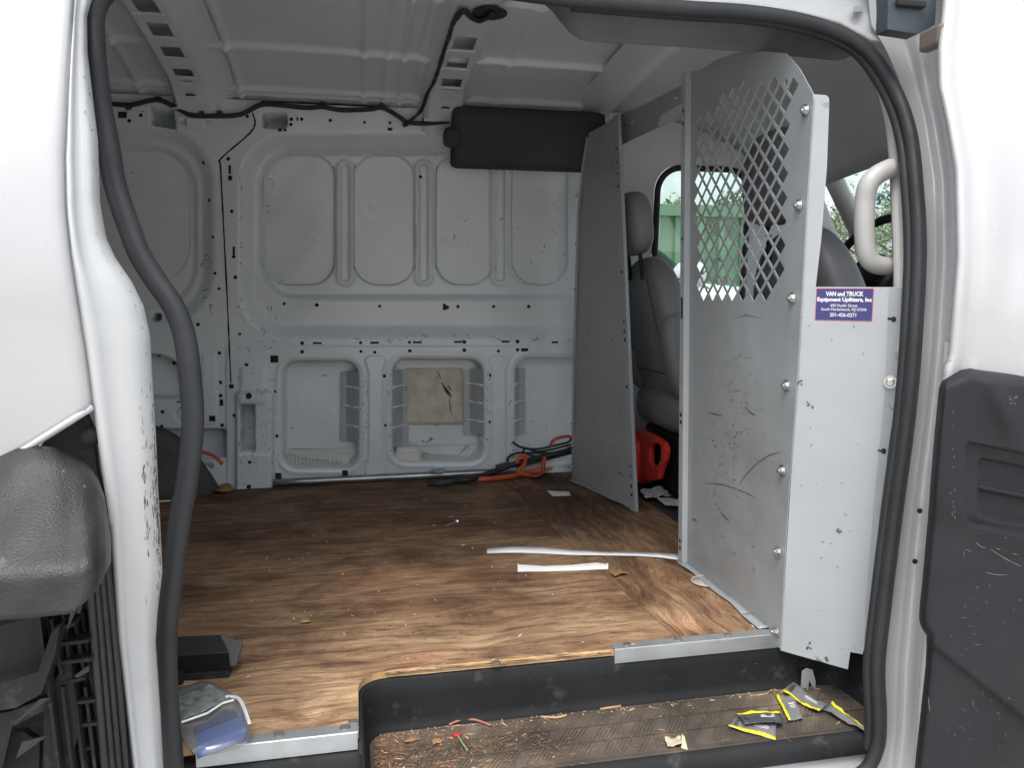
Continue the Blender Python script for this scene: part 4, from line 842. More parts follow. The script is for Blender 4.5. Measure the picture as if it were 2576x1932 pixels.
MB().tube([LP(a, b, .004) for a, b in lo[8:]+[lo[0]]], .005, 8).build('wall_flange', STEEL, lw, smooth=True)
for px, py in ((1453, 491), (1452, 612), (1445, 956), (1441, 1066), (1439, 1175), (1449, 727)): bolt(LP(px, py, .006), ln, lw, .005)
mk = MB(); LS = lambda x, y: LP(x, y, .0009)
mk2 = MB()
for k_ in range(110):
    x, y = random.gauss(1520, 28), random.gauss(1070, 80)
    if not (1455 < x < 1580 and 600 < y < 1215): continue
    if k_ % 3 == 0: stroke(x, y, random.uniform(3, 10), random.uniform(.8, 2.0), random.uniform(.001, .0035), LS, ln, mk, .6)
    else: stroke(x, y, random.uniform(4, 22), random.uniform(.4, 2.4), random.uniform(.0006, .0018), LS, ln, mk2, .4)
mk2.build('faint_scratches', SCUFFG, lpn, kind='stuff')
for p in ((1540, 470), (1478, 840), (1536, 855), (1548, 498)): stroke(*p, 10, -.5, .003, LS, ln, mk)
mk.build('scuff_marks', SCUFFM, lpn, kind='stuff')
G = [[a3+(b3-a3)*u+ln*d*(1+.2*math.sin(u*20))+np.array([0, 0, .003+.001*math.sin(u*17+d*80)]) for u in np.linspace(.0, .98, 20)] for d in (0, .007, .012)]; bf = gridobj('base_flange', G, STEEL, lw); solid(bf, .0015)
# ---- header plate above the walk-through
hp_ = thing('bulkhead_header', 'grey header rail of the partition with a pale blank sticker, up under the roof', 'header rail', tuple(onx(1650, 300, .875)))
def HP(px, py, off=0): return onx(px, py, .885-off)
plate('rail', [(1500, 322), (1556, 290), (1620, 262), (1735, 203), (1775, 180), (1775, 262), (1735, 285), (1660, 318), (1600, 345), (1556, 368), (1500, 395)], [], lambda a, b: HP(a, b), (1, 0, 0), .003, STEEL, hp_)
plate('sticker', [(1661, 291), (1718, 257), (1718, 288), (1654, 319)], [], lambda a, b: HP(a, b, .0012), (1, 0, 0), .0006, mat('pale sticker', (.55, .57, .58), .5), hp_)
bolt(HP(1702, 245, .001), (-1, 0, 0), hp_, .005); bolt(HP(1592, 307, .001), (-1, 0, 0), hp_, .004)
# ================================================================== SEATS
def superq(c, d, e=3.2, n=20, R=np.eye(3), taper=0., bow_=0.):
    V = []; F = []; m = 2*n
    for i in range(n+1):
        a = -math.pi/2+math.pi*i/n
        for j in range(m):
            b = 2*math.pi*j/m; f = lambda q: math.copysign(abs(q)**(2/e), q)
            p = np.array([f(math.cos(a))*f(math.cos(b)), f(math.cos(a))*f(math.sin(b)), f(math.sin(a))])
            s = 1-taper*(p[2]*.5+.5); q = np.array([p[0]*d[0]*(1-.3*taper*(p[2]*.5+.5))+bow_*(1-p[1]**2), p[1]*d[1]*s, p[2]*d[2]]); V.append(np.array(c)+R@q)
    for i in range(n):
        for j in range(m): F.append((i*m+j, i*m+(j+1) % m, (i+1)*m+(j+1) % m, (i+1)*m+j))
    return V, F
def Ry(a): return np.array(Matrix.Rotation(a, 3, 'Y'))
SEAMM = mat('dark seat seam', (.06, .06, .06), .7)
def seat(label, yc, xb, top, hz, m):
    s = thing('van_seat', label, 'seat', (xb+.25, yc, 0), 'front seats of the van')
    R = Ry(-.24); H = (top-.30)
    V, F = superq((xb+.10, yc, .30+H/2), (.075, .255, H/2+.02), 2.9, 22, R, .36, .02); obj('backrest', V, F, m, s, True)
    for jj in (18, 26): MB().tube([np.array(V[i*44+jj])+[-.001, 0, 0] for i in range(4, 20)], .0022, 6).build('seam', SEAMM, s, smooth=True)
    MB().tube([np.array(V[9*44+jj])+[-.001, 0, 0] for jj in range(14, 31)], .0022, 6).build('seam', SEAMM, s, smooth=True)
    for sg in (-1, 1): V, F = superq((xb+.12, yc+sg*.18, .24+H/2), (.08, .06, H/2-.10), 3.0, 16, R, .3); obj('bolster', V, F, m, s, True)
    V, F = superq((xb+.34, yc, .30), (.27, .26, .085), 3.6, 18); obj('cushion', V, F, m, s, True)
    V, F = superq((xb-.005, yc, top+hz), (.05, .125, .105), 3.0, 16, Ry(-.1), .12); hd_ = obj('headrest', V, F, m, s, True)
    for sg in (-1, 1): MB().tube([(xb+.015, yc+sg*.055, top-.06), (xb, yc+sg*.055, top+hz-.05)], .007, 8).build('headrest_post', BLACKP, hd_)
    MB().box((xb+.34, yc, .11), (.42, .40, .22)).build('base', BLACKP, s, bevel=.02)
    G = [[(xb+.16-.02*math.sin(v*3), yc-.25+.5*u, .46-(.24+.07*math.sin(u*math.pi)**2-.05*math.sin(u*9))*v) for u in np.linspace(0, 1, 16)] for v in np.linspace(0, 1, 8)]
    gs = gridobj('back_skirt', G, m, s); solid(gs, .006)
    return s
seat('grey vinyl driver seat seen from behind between the two partition panels', 2.50, .93, .80, .125, SEATM)
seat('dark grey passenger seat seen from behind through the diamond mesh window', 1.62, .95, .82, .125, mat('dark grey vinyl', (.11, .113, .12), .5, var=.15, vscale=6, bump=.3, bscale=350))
# ================================================================== THINGS LYING IN THE VAN
# galvanised pipe on the floor by the wall
pa, pb = onz(690, 1212, .014), onz(1300, 1184, .016); pa[1] = 2.845; pb[1] = 2.85
pipe = MB().tube([pa+(pb-pa)*t for t in np.linspace(0, 1, 12)], .0135, 16).build('conduit_pipe', GALV, smooth=True, label='long galvanised steel pipe lying along the foot of the far wall', cat='pipe')
# coiled cables
def cable(name, pts, r, m, label, cat, D=-.03, group=None):
    return MB().tube(smooth(pts, 8), r, 10).build(name, m, smooth=True, label=label, cat=cat, group=group)
W = lambda a, b, d=-.02: WP(a, b, d)
cable('jumper_cable', [onz(1136, 1211, .012), onz(1180, 1206, .02), W(1215, 1196, -.10), W(1260, 1180, -.08), W(1310, 1162, -.07), W(1360, 1150, -.06), W(1405, 1140, -.06), W(1437, 1132, -.04)], .0105, CABLE, 'thick black cable sloping up over the pipe to the side panel', 'cable')
cable('jumper_cable', [onz(1198, 1206, .012), onz(1240, 1204, .013), onz(1285, 1198, .013), onz(1320, 1190, .014), W(1345, 1186, -.10), W(1360, 1182, -.10)], .010, ORANGE, 'short thick orange cable lying at the end of the black cable', 'cable')
b_ = [(1290, 1112), (1310, 1125), (1350, 1130), (1400, 1120), (1430, 1112), (1437, 1100)]
cable('power_cord', [W(a, b, -.03) for a, b in b_], .0045, CABLE, 'thin black cord strung from the pocket rim towards the side panel', 'cord')
b_ = [(1437, 1125), (1400, 1138), (1345, 1140), (1300, 1140), (1278, 1152), (1282, 1168), (1310, 1172), (1360, 1160), (1437, 1140)]
cable('power_cord', [W(a, b, -.045) for a, b in b_], .0045, CABLE, 'thin black cord making a loop in front of the wall rib', 'cord')
b_ = [(1437, 1118), (1390, 1130), (1350, 1136), (1325, 1128), (1318, 1138), (1350, 1148), (1400, 1140), (1437, 1136)]
cable('power_cord', [W(a, b, -.055) for a, b in b_], .0042, CABLE, 'thin black cord bunched flat against the other cords', 'cord')
b_ = [(1384, 1122), (1392, 1108), (1410, 1100), (1432, 1098), (1440, 1104)]
cable('orange_cord', [W(a, b, -.04) for a, b in b_], .006, ORANGE, 'orange cord arching above the black cords at the wall', 'cord')
b_ = [(1300, 1165), (1306, 1150), (1322, 1148), (1318, 1170), (1302, 1186), (1330, 1196), (1362, 1190), (1368, 1160), (1372, 1150)]
cable('orange_cord', [W(a, b, -.08) for a, b in b_], .0075, ORANGE, 'orange cord twisted in a loop beneath the black cables', 'cord')
b_ = [(436, 1118), (444, 1116), (470, 1122), (490, 1132), (520, 1140), (542, 1150), (560, 1168)]
cable('orange_cord', [WP(a, b, -.02) for a, b in [(470, 1140), (448, 1128), (437, 1118), (446, 1112), (470, 1120)]+b_[3:]], .006, ORANGE, 'orange cord hanging above the dark wheel arch cover', 'cord')
# black plug, grey clamp jaws, tan leaf
MB().box(W(1262, 1172, -.07), (.045, .03, .014), Matrix.Rotation(-.2, 3, 'Y')).build('plug', CABLE, bevel=.004, label='small black plastic plug beside the pipe end', cat='plug')
cl_ = thing('cable_clamp', 'black and bare metal battery clamp lying on the plywood below the pipe', 'clamp', tuple(onz(1130, 1212, 0)))
for q in (0, 7): MB().tube([onz(1075, 1212+q, .006), onz(1105, 1211+q, .010), onz(1132, 1212, .012), onz(1165, 1206, .014), onz(1200, 1203, .016)], [.006, .007, .010, .012, .009], 8).build('jaw', mat('grimy clamp rubber', (.03, .045, .045), .6) if q else mat('rusty clamp', (.14, .09, .07), .6, metal=.4), cl_, smooth=True)
def sheet(name, quad, z, m, label, cat, crump=.006, n=8, t=.0006, group=None, nm=None, parent=None, ret=False):
    Q = [onz(a, b, z) for a, b in quad]; G = []; ph = random.uniform(0, 6)
    for i in range(n+1):
        row = []
        for j in range(n+1):
            u, v = j/n, i/n; p = (Q[0]*(1-u)+Q[1]*u)*(1-v)+(Q[3]*(1-u)+Q[2]*u)*v
            p = p+[0, 0, crump*(.45+.55*mnoise.noise(Vector((u*2.3+ph*7, v*2.3, ph)))+.5*abs(mnoise.noise(Vector((u*4.7+ph*3, v*4.7, 5+ph)))))+t]; p[2] = max(p[2], z+t); row.append(p)
        G.append(row)
    if ret: return G
    o = gridobj(name, G, m, parent, smooth=True, label=label, cat=cat, group=group); solid(o, t, 1); return o
sheet('dry_leaf', [(1332, 1196), (1385, 1170), (1392, 1184), (1345, 1206)], .01, LEAF, 'curled tan dry leaf beside the orange cord', 'leaf', .012)
sheet('paper_scrap', [(1376, 1236), (1432, 1238), (1436, 1248), (1390, 1249)], 0, PAPER, 'small white paper scrap on the dark plywood near the side panel', 'paper', .002)
sheet('paper_scrap', [(1085, 1188), (1120, 1168), (1118, 1192), (1100, 1196)], .03, mat('clear film', (.35, .36, .36), .35), 'crumpled grey film scrap caught on the pipe', 'plastic scrap', .01)
# long white strip, short folded strip
pts = [(1225, 1390), (1290, 1388), (1360, 1390), (1440, 1394), (1520, 1395), (1600, 1396), (1660, 1400), (1716, 1408)]
G = [[onz(a, b-4.5, .0)+[0, 0, .006+.004*math.sin(i)] for i, (a, b) in enumerate(pts)], [onz(a, b+4.5, .0)+[0, 0, .003] for i, (a, b) in enumerate(pts)]]
o = gridobj('plastic_strip', G, mat('white vinyl strip', (.72, .73, .74), .4), None, label='long thin white plastic strip lying across the plywood to the partition', cat='strip'); solid(o, .0015, 1)
pts = [(1302, 1431), (1306, 1433), (1370, 1433), (1440, 1431), (1500, 1428), (1524, 1428), (1530, 1426)]
w_ = [9, 7, 6.5, 6.5, 6.5, 6, 8]
G = [[onz(a, b-w, 0)+[0, 0, .004+.002*math.sin(i*2)] for i, ((a, b), w) in enumerate(zip(pts, w_))], [onz(a, b, 0)+[0, 0, .006] for a, b in pts], [onz(a, b+w, 0)+[0, 0, .002] for (a, b), w in zip(pts, w_)]]
o = gridobj('paper_straw_sleeve', G, mat('bright paper', (.82, .82, .81), .6), None, smooth=False, label='short bright white paper sleeve with pinched ends on the plywood', cat='paper'); solid(o, .001, 1)
s0, s1_ = onz(1122, 1324, .003), onz(1148, 1313, .003); d_ = (s1_-s0); sw_ = thing('loose_screw', 'single loose steel screw lying on the middle of the plywood', 'screw', tuple(s0))
MB().tube([s0+d_*t for t in np.linspace(0, 1, 6)], [.001, .003, .003, .003, .003, .003], 8).build('shank', BOLT, sw_); MB().lathe(s1_, d_, [(.003, -.002), (.007, .002), (.007, .003)], 12).build('head', BOLT, sw_)
# jar lid rim half under the partition
c = onz(1775, 1462, .003); mb = MB(); mb.tube([c+np.array([.033*math.cos(a), .033*math.sin(a), 0]) for a in np.linspace(0, 2*math.pi, 29)], .0025, 6, caps=False); mb.lathe(c-[0, 0, .002], (0, 0, 1), [(.031, 0), (.031, .0015)], 24)
mb.build('clear_lid', mat('cloudy lid plastic', (.45, .42, .38), .3), smooth=True, label='round cloudy plastic lid lying at the foot of the partition', cat='lid')
sheet('dry_leaf', [(1535, 1445), (1560, 1438), (1582, 1446), (1545, 1454)], 0, LEAF, 'brown dry leaf beyond the end of the white paper sleeve', 'leaf', .008, 5)
sheet('dry_leaf', [(757, 1562), (776, 1557), (780, 1570), (756, 1572)], 0, LEAF, 'tiny crumpled tan leaf alone on the left of the plywood', 'leaf', .008, 5)
sheet('dry_leaf', [(530, 1232), (575, 1226), (592, 1236), (540, 1246)], .004, LEAF, 'orange-brown dry leaves heaped at the wall post', 'leaf', .02, 8)
# items in the wall pockets
wb = thing('wiper_container', 'off white oblong plastic container lying in the middle wall pocket', 'container', tuple(WP(1025, 1164, .05)))
V, F = superq(WP(1026, 1142, .035), (.047, .03, .034), 5, 18, Ry(.05)); obj('body', V, F, WHITEP, wb, True)
ex0 = WP(1026, 1142, .035); MB().tube([ex0+np.array([.045*math.copysign(abs(math.cos(a))**.5, math.cos(a)), -.030, .031*math.copysign(abs(math.sin(a))**.5, math.sin(a))]) for a in np.linspace(0, 2*math.pi, 41)], .0028, 6, caps=False).build('rim', LABELW, wb, smooth=True)
MB().tube([WP(1062, 1147, .045), WP(1080, 1149, .045), WP(1140, 1156, .045), WP(1150, 1157, .045)], [.013, .012, .012, .008], 14).build('cardboard_tube', mat('beige roll', (.50, .47, .41), .7), smooth=True, label='beige paper roll lying beside the container in the wall pocket', cat='roll')
def upsheet(name, pts, D, m, label, cat, t=.004): return plate(name, pts, [], lambda a, b: WP(a, b, D+.0008*(b-1130)), (0, .8, .2), t, m, None, label=label, cat=cat)
upsheet('paper_box', [(1148, 1156), (1176, 1122), (1192, 1136), (1170, 1160)], .05, PAPER, 'folded white paper packet with grey print standing in the wall pocket', 'packet', .008)
upsheet('paper_scrap', [(1180, 1152), (1196, 1140), (1216, 1132), (1217, 1150), (1196, 1158)], .045, PAPER, 'white paper scrap at the right end of the middle wall pocket', 'paper', .003)
tr_ = thing('ribbed_tray', 'clear and white ribbed plastic tray leaning in the wall pocket nearest the post', 'tray', tuple(WP(800, 1176, .05)))
plate('back', [(718, 1130), (790, 1136), (880, 1143), (876, 1172), (760, 1174), (724, 1168)], [], lambda a, b: WP(a, b, .055), (0, 1, 0), .004, WHITEP, tr_)
for k in range(15):
    x = 726+k*9.4; MB().tube([WP(x, 1146+k*.9, .045), WP(x+2, 1172, .030)], .0028, 6).build('rib', LABELW if k % 2 else WHITEP, tr_)
MB().tube(smooth([WP(a, b, .042) for a, b in ((726, 1140), (760, 1150), (800, 1154), (850, 1158))], 4), .004, 6).build('film_fold', mat('shiny film', (.6, .62, .63), .15), tr_, smooth=True)
# ---- red jug, papers, blue rag behind the seat
jc = onx(1628, 1180, .98); jug = thing('red_jug', 'red plastic jug with moulded handle standing behind the driver seat', 'jug', (float(onz(1635, 1240, 0)[0]), jc[1], .0))
JX = float(onz(1635, 1240, 0)[0])
def JP(px, py): p = onx(px, py, JX); return (p[1], p[2])
jo = [JP(*p) for p in [(1590, 1238), (1592, 1110), (1606, 1110), (1628, 1118), (1650, 1130), (1668, 1146), (1674, 1165), (1670, 1190), (1660, 1215), (1655, 1236), (1640, 1240)]]
ji = [JP(*p) for p in [(1632, 1156), (1640, 1146), (1653, 1147), (1661, 1156), (1660, 1188), (1651, 1202), (1639, 1202), (1633, 1192)]]
zs_ = min(p[1] for p in jo); o = plate('body', [(a, b-zs_+.002) for a, b in jo], [[(a, b-zs_+.002) for a, b in ji]], lambda y, z: (JX, y, z), (1, .15, 0), .022, REDP, jug); bev(o, .006, 3)
yj, zj = JP(1604, 1170); V, F = superq((JX+.02, yj+.01, .085), (.05, .035, .082), 4, 14); obj('tank', V, F, REDP, jug, True)
yy_, zz_ = JP(1604, 1098); MB().lathe((JX+.025, yy_, .165), (0, 0, 1), [(.022, 0), (.022, .03), (.018, .034)], 16).build('cap', REDP, jug)
def psheet(name, quad, X, m, label, cat, cr): return sheet(name, quad, .004, m, label, cat, cr, 12)
psheet('newspaper', [(1610, 1240), (1660, 1232), (1690, 1252), (1625, 1266)], 0, NEWSP, 'crumpled printed newspaper on the cab floor in front of the red jug', 'newspaper', .022)
psheet('newspaper', [(1650, 1256), (1712, 1262), (1712, 1282), (1672, 1276)], 0, NEWSP, 'loose newspaper page at the foot of the partition channel', 'newspaper', .012)
sheet('blue_rag', [(1682, 1222), (1716, 1212), (1716, 1250), (1690, 1246)], .01, BLUEC, 'blue rag on the cab floor behind the newspaper', 'rag', .03, 10)
# ---- black plastic bracket and blister pack on the near floor
br = thing('channel_bracket', 'broken black plastic channel bracket lying on the plywood behind the door seal', 'bracket', tuple(onz(520, 1700, 0)))
def fz(px, py, z): return onz(px, py, z)
q = [fz(400, 1604, .05), fz(556, 1596, .05), fz(575, 1640, .05), fz(400, 1652, .05)]
o = MB().add(q+[p-[0, 0, .004] for p in q], [(0, 1, 2, 3), (7, 6, 5, 4), (0, 4, 5, 1), (1, 5, 6, 2), (2, 6, 7, 3), (3, 7, 4, 0)]).build('top_flange', DUSTY, br, bevel=.002)
q = [q[3], q[2], q[2]*[1, 1, 0]+[0, .012, .002], q[3]*[1, 1, 0]+[0, .012, .002]]; MB().add(q+[p+[0, .004, 0] for p in q], [(0, 1, 2, 3), (7, 6, 5, 4), (0, 4, 5, 1), (1, 5, 6, 2), (2, 6, 7, 3), (3, 7, 4, 0)]).build('web', BLACKP, br, bevel=.002)
q = [fz(400, 1700, .012), fz(574, 1690, .012), fz(578, 1704, .002), fz(400, 1716, .002)]; MB().add(q+[p+[0, .03, 0] for p in q], [(0, 1, 2, 3), (0, 4, 5, 1), (1, 5, 6, 2), (3, 7, 4, 0)]).build('lower_flange', BLACKP, br, bevel=.002)
o = plate('end_plate', [(556, 1596), (610, 1618), (592, 1675), (578, 1676), (560, 1640)], [], lambda a, b: fz(a, b, .03+.03*(1650-b)/60), (.2, .4, -1), .005, mat('worn black plastic', (.06, .066, .07), .5, dirt=((.2, .2, .2), .3, 20)), br)
q = fz(455, 1665, .02); MB().box(q, (.012, .02, .04)).build('lug', BLACKP, br, bevel=.003); MB().box(fz(452, 1705, .01), (.014, .02, .02)).build('lug', BLACKP, br, bevel=.003)
bl = thing('blister_pack', 'clear plastic blister pack with blue strip and grey card lying on the plywood', 'packaging', tuple(onz(540, 1820, 0)))
def bz(zx, zy, z): return onz(zx/2.552, 1282+zy/2.552, z)
base = [(1060, 1190), (1200, 1130), (1320, 1102), (1440, 1150), (1540, 1230), (1605, 1370), (1590, 1490), (1500, 1545), (1285, 1588), (1200, 1530), (1150, 1440), (1060, 1400)]
cx, cy = 1330, 1350; G = []
for (s, z) in ((1.0, .0015), (1.0, .008), (.985, .022), (.95, .028), (.6, .030), (.02, .030)): G.append([bz(cx+(a-cx)*s, cy+(b-cy)*s, z) for a, b in smooth(base, 3, True)+[base[0]]])
gridobj('shell', G, CLEARP, bl)
G = [[bz(cx+(a-cx)*s, cy+(b-cy)*s, .0018) for a, b in smooth(base, 3, True)+[base[0]]] for s in (.97, .5, .02)]; gridobj('backing_card', G, mat('grey brown card', (.20, .185, .165), .6), bl)
def slab(nm, pts, z0, z1, m, par_): 
    a = [bz(x, y, z1) for x, y in pts]; b = [p*[1, 1, 0]+[0, 0, z0] for p in a]; n = len(a)
    return MB().add(a+b, [tuple(range(n)), tuple(range(2*n-1, n-1, -1))]+[(i, i+n, (i+1) % n+n, (i+1) % n) for i in range(n)]).build(nm, m, par_, bevel=.001)
slab('blue_strip', [(1258, 1440), (1560, 1320), (1578, 1400), (1260, 1525)], .004, .024, BLUEP, bl); slab('blue_strip', [(1240, 1400), (1500, 1285), (1528, 1310), (1270, 1425)], .004, .016, mat('deep blue plastic', (.015, .03, .16), .35), bl)
slab('blue_strip', [(1250, 1200), (1340, 1160), (1350, 1172), (1262, 1212)], .004, .015, BLUEP, bl)
Q = [bz(*p, .031) for p in ((1065, 1240), (1340, 1125), (1490, 1225), (1165, 1365))]; G = [[(Q[0]*(1-u)+Q[1]*u)*(1-v)+(Q[3]*(1-u)+Q[2]*u)*v+[0, 0, .001+.003*math.sin(u*14+v*6)*math.sin(v*9)] for u in np.linspace(0, 1, 18)] for v in np.linspace(0, 1, 12)]
gr = gridobj('torn_card', G, mat('mottled grey card', (.15, .17, .165), .6, var=.5, vscale=60, bump=.6, bscale=150), bl); solid(gr, .001)
MB().tube([bz(1165, 1368, .034), bz(1330, 1310, .036), bz(1430, 1245, .034), bz(1500, 1225, .034)], .0018, 6).build('torn_edge', LABELW, bl); MB().tube(smooth([bz(*p, .033) for p in ((1450, 1205), (1520, 1210), (1560, 1260), (1600, 1370))], 3), .003, 6).build('shell_edge', mat('shiny film', (.6, .62, .63), .15), bl)
# ================================================================== WRAPPERS ON THE STEP
def wz(zx, zy, z=0.): return (1716+zx/2.552, 1282+zy/2.552)
def wrapper(label, quad, yedge, crump, m=GREYF, lab=True, lift=.001, m2=None):
    Q = [wz(*p) for p in quad]; n = 12; G = np.array(sheet('x', Q, TZ+lift, m, None, None, crump*.95, n, .0008, ret=True))
    w = thing('snack_wrapper', label, 'wrapper', tuple(G[n//2, n//2]-[0, 0, .004]), 'torn wrappers on the step')
    o = gridobj('film', G, m, w); solid(o, .0005, 1)
    e = {'b': G[-3:, :], 't': G[:3, :], 'l': G[:, :3].transpose(1, 0, 2), 'r': G[:, -3:].transpose(1, 0, 2)}[yedge]
    o = gridobj('yellow_seal', e+np.array([0, 0, .0012]), YEL, w); solid(o, .0005, 1)
    if lab:
        g2 = G[4:9, 6:11]+np.array([0, 0, .0012]); mb = MB()
        for k in range(3): mb.add([g2[k, 0], g2[k, -1], g2[k, -1]*.55+g2[k+1, -1]*.45, g2[k, 0]*.55+g2[k+1, 0]*.45], [(0, 1, 2, 3)])
        mb.build('printed_lines', LABELW, w)
        g3 = G[3:10, 1:3]+np.array([0, 0, .0014]); mb = MB(); mb.add([g3[0, 0], g3[0, 1], g3[-1, 1], g3[-1, 0]], [(0, 1, 2, 3)]); mb.build('dark_band', DARKF, w)
    return w
wrapper('grey and yellow wrapper leaning on another in the step corner, yellow lower edge', [(710, 1118), (925, 1280), (880, 1330), (643, 1190)], 'b', .012)
wrapper('narrow upright grey wrapper with yellow side seam in the middle of the pile', [(600, 1208), (715, 1215), (778, 1358), (682, 1375)], 'l', .008)
wrapper('grey wrapper with broad yellow bottom edge lying flat under another', [(335, 1350), (605, 1385), (600, 1492), (295, 1410)], 'b', .006)
wrapper('dark grey wrapper with white print and yellow top edge, lying on another', [(348, 1325), (625, 1305), (650, 1378), (400, 1392)], 't', .008, DARKF, True, .010)
wrapper('twisted dark wrapper with a yellow tip at the end of the step', [(890, 1300), (965, 1285), (1212, 1450), (1165, 1458)], 'r', .016, GREYF, False)
o = plate('paper_scrap', [(2014, 1752), (2018, 1690), (2030, 1682), (2044, 1686), (2052, 1715), (2050, 1742), (2036, 1712), (2030, 1750)], [], lambda a, b: ony(a, b, 1.325+.0002*(b-1700)), (0, 1, 0), .0015, mat('pale grey card', (.42, .43, .44), .6), None, label='torn pale grey card scrap propped in the step corner', cat='card')
sheet('dry_leaf', [(1670, 1868), (1712, 1860), (1716, 1884), (1680, 1888)], TZ, mat('bleached leaf', (.42, .36, .27), .8), 'bleached crumpled leaf on the middle of the step tread', 'leaf', .012)
sheet('dry_leaf', [(1714, 1852), (1722, 1856), (1730, 1890), (1714, 1888)], TZ, mat('pale yellow paper', (.62, .54, .36), .8), 'pale yellow torn paper chip beside the bleached leaf', 'paper', .006)
for i, (q, l) in enumerate([([(1015, 1868), (1040, 1858), (1052, 1866), (1018, 1874)], 'small brown leaf flat among the dirt crumbs'), ([(1085, 1866), (1108, 1860), (1112, 1872), (1090, 1878)], 'rounded beige leaf in the dirt by the red berry')]): sheet('dry_leaf', q, TZ+.002, LEAF, l, 'leaf', .005, 5)
V, F = superq(onz(1149, 1850, TZ+.005), (.0085, .006, .0045), 2.4, 8); obj('red_berry', V, F, mat('red berry', (.36, .02, .025), .6, var=.3, vscale=80), None, True, label='small bright red berry in the dirt on the step', cat='berry')
MB().tube(smooth([onz(a, b, TZ+.006) for a, b in ((1152, 1852), (1160, 1866), (1170, 1880), (1176, 1890))], 3), .0018, 6).build('twig', mat('green stem', (.22, .25, .12), .7), smooth=True, label='thin green stem trailing from the red berry', cat='stem')
MB().tube(smooth([onz(a, b, TZ+.006) for a, b in ((1130, 1824), (1160, 1812), (1195, 1812), (1235, 1826))], 3), .0022, 6).build('twig', mat('reddish twig', (.34, .14, .09), .7), smooth=True, label='reddish curved twig at the foot of the step riser', cat='twig')
MB().tube(smooth([onz(a, b, TZ+.004) for a, b in ((1360, 1804), (1400, 1806), (1425, 1800))], 3), .0022, 6).build('twig', WOODC, smooth=True, label='straight pale wood splinter along the riser foot', cat='splinter')
MB().tube([onz(1510, 1785, TZ+.003), onz(1562, 1777, TZ+.003)], .0022, 6).build('twig', WOODC, smooth=True, label='single pale stick on the clean part of the tread', cat='stick')
MB().lathe(onz(1422, 1795, TZ), (0, 0, 1), [(.007, 0), (.007, .004), (.003, .006)], 12).build('rubber_plug', BLACKP, smooth=True, label='small round black rubber plug at the foot of the riser', cat='plug')
# crumbs: uncountable dirt on the step and flecks on the plywood
def crumbs(name, n, fn, m, label, size):
    mb = MB()
    for _ in range(n):
        x, y, z = fn(); s = random.uniform(*size); a = random.uniform(0, 6.3); l = s*random.choice([1, 1, 1.5, 4]); c_, s_ = math.cos(a), math.sin(a); w = s*.5; h = s*random.uniform(.25, .6)
        mb.add([(x+c_*l, y+s_*l, z), (x-s_*w, y+c_*w, z), (x-c_*l, y-s_*l, z), (x+s_*w, y-c_*w, z), (x, y, z+h)], [(0, 1, 4), (1, 2, 4), (2, 3, 4), (3, 0, 4)])
    return mb.build(name, m, label=label, cat='debris', kind='stuff')
def stepxy():
    x = min(.9, random.expovariate(5.5)+.02); return x, random.uniform(1.175, 1.335), TZ+.0012
crumbs('dirt_crumbs', 1700, stepxy, DEBRIS, 'brown dirt crumbs and needles heaped on the left of the step', (.0012, .0042))
crumbs('dirt_crumbs', 150, stepxy, WOODC, 'pale wood chips mixed with the dirt on the step', (.001, .0038))
crumbs('dirt_crumbs', 160, lambda: (random.uniform(.02, .92), random.uniform(1.325, 1.338), TZ+.002), WOODC, 'pale splinters gathered along the foot of the riser', (.001, .004))
crumbs('floor_flecks', 170, lambda: (random.uniform(-.3, .8), random.uniform(1.38, 2.8), .0003), PAPER, 'small white flecks scattered over the plywood', (.0008, .0028))
crumbs('floor_flecks', 260, lambda: (random.uniform(-.3, .8), random.uniform(1.2, 2.8) if random.random() < .5 else random.uniform(1.38, 1.6), .0003), mat('dark grit', (.05, .04, .035), .9), 'dark grit scattered over the plywood', (.0008, .0022))
# ================================================================== OUTSIDE, seen through the cab glass
GRN = mat('green container paint', (.11, .205, .125), .55, var=.15, vscale=1.2, dirt=((.2, .2, .16), .2, 2))
ct = thing('waste_container', 'big green corrugated steel container outside the driver window', 'container', (3.2, 10.5, -.72))
MB().box((3.2, 10.5, .56), (5.2, 2.4, 2.5)).build('box', GRN, ct)
for k in range(17): MB().box((.75+k*.3, 9.28, .54), (.10, .08, 2.4)).build('rib', GRN, ct)
MB().box((3.2, 9.26, 1.80), (5.3, .12, .14)).build('top_rail', GRN, ct)
car = thing('parked_car', 'white parked car just outside the driver window', 'car', (1.18, 4.75, -.72))
WC = mat('white car paint', (.72, .74, .75), .25, coat=.5, var=.02); DG = mat('dark car glass', (.03, .04, .045), .1)
sec = [(-2.1, .45, .60), (-2.05, 1.0, .84), (-1.9, 1.50, .80), (-1.0, 1.62, .78), (.20, 1.60, .78), (.32, 1.55, .79), (.56, 1.34, .84), (.64, 1.31, .86), (1.7, 1.22, .86), (1.95, 1.0, .80), (2.0, .30, .65)]
CX, CY = 1.26, 4.75
G = [[(CX+x, CY+w*c, -.72+.20+(h)*s) for c, s in ((-1, 0), (-1.05, .35), (-1.03, .58), (-.90, .88), (-.74, .98), (0, 1.02), (.74, .98), (.90, .88), (1.03, .58), (1.05, .35), (1, 0))] for x, h, w in sec]
cb = gridobj('body', G, WC, car)
for q in ([(-1.7, .98), (-1.6, 1.38), (-.85, 1.46), (-.85, .98)], [(-.75, 1.08), (-.75, 1.46), (.12, 1.46), (.40, 1.10)]):
    plate('side_window', q, [], lambda x, z: (CX+x, CY-.86+.16*(z-.95), -.52+z), (0, .03, 0), 1, DG, car)
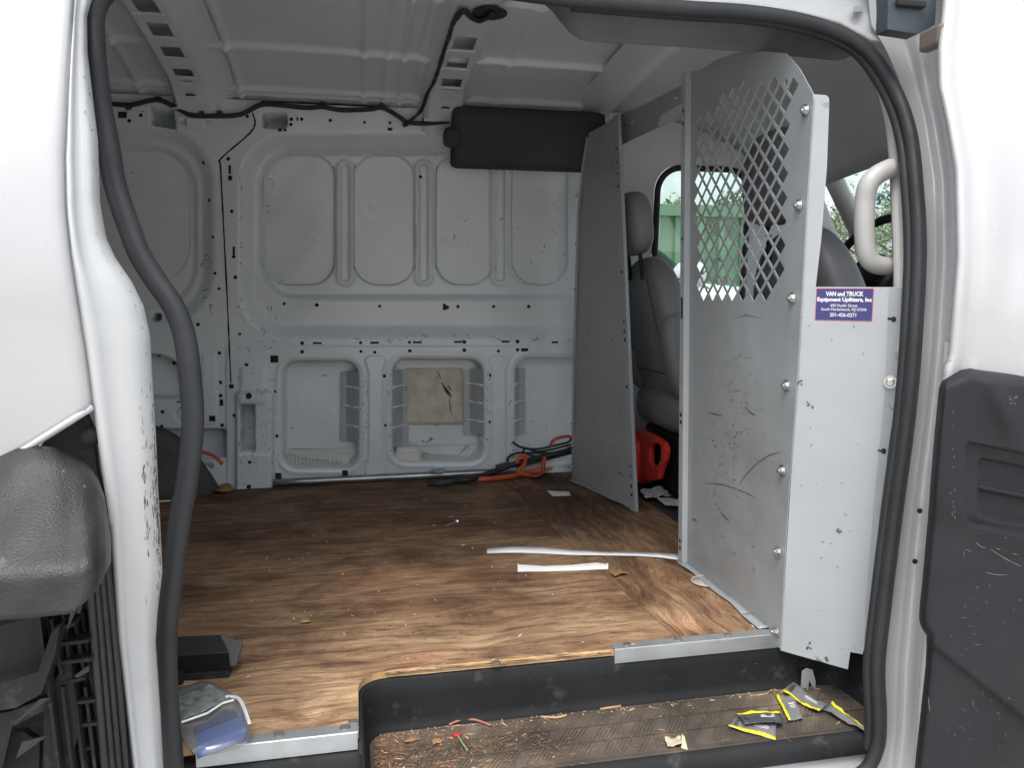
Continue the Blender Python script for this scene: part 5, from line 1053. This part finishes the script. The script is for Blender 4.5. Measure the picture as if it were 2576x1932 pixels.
plate('windscreen', [(-.62, 0), (.62, 0), (.56, 1), (-.56, 1)], [], lambda a, b: (CX+.555-.22*b, CY+a, -.52+1.365+.18*b), (.012, 0, .012), 1, DG, car)
for x in (-1.35, 1.3):
    wh = MB().lathe((CX+x, CY-.88, -.38), (0, 1, 0), [(.2, -.01), (.31, 0), (.34, .03), (.34, .18), (.29, .2)], 24).build('wheel', CABLE, car, smooth=True); MB().lathe((CX+x, CY-.90, -.38), (0, 1, 0), [(.05, -.01), (.19, .0), (.2, .03)], 20).build('rim', BOLT, wh)
V, F = superq((CX+.46, CY-.97, .80), (.07, .11, .075), 2.8, 10); obj('wing_mirror', V, F, WC, car, True)
BARK = mat('bark', (.10, .075, .05), .9, var=.3, vscale=20); LEAFG = mat('tree leaves', (.13, .19, .10), .7, var=.45, vscale=3)
def tree(loc, h, w, label):
    t = thing('yard_tree', label, 'tree', loc, 'trees beyond the yard'); L_ = np.array(loc)
    mb = MB(); mb.tube([L_, L_+[.1, 0, h*.3], L_+[0, .1, h*.6], L_+[.1, 0, h*.9]], [.22, .17, .11, .03], 8)
    for k in range(9): a = k*2.4; z = h*(.3+.06*k); mb.tube([L_+[0, 0, z], L_+[w*.35*math.cos(a), w*.35*math.sin(a), z+h*.1], L_+[w*.7*math.cos(a), w*.7*math.sin(a), z+h*.16]], [.07, .045, .015], 6)
    mb.build('trunk', BARK, t, smooth=True); mb = MB(); cl = [(np.array([random.gauss(0, w*.42), random.gauss(0, w*.42), h*random.uniform(.35, .98)]), random.uniform(.5, 1.1)*w*.28) for _ in range(26)]
    for _ in range(4200):
        c, r = random.choice(cl); d = np.random.normal(size=3); p = L_+c+d/np.linalg.norm(d)*r*random.random()**.4; s = random.uniform(.05, .12); u = np.random.normal(size=3); u /= np.linalg.norm(u); v_ = np.cross(u, np.random.normal(size=3)); v_ /= np.linalg.norm(v_); mb.quad([p-u*s, p-v_*s*.5, p+u*s, p+v_*s*.5])
    mb.build('crown', LEAFG, t)
for loc, h, w, l in [((10.4, 20, -.72), 4.3, 2.0, 'green leafy tree rising behind the green container'), ((12.6, 23, -.72), 4.6, 2.2, 'broad green tree beside the one behind the container'), ((8.9, 21, -.72), 2.9, 1.2, 'low bushy tree just showing over the container top'), ((26, 36, -.72), 6.6, 4.0, 'green tree seen far off through the windscreen'), ((29.5, 38, -.72), 7.2, 4.4, 'wide green tree beside the far one in the windscreen')]: tree(loc, h, w, l)
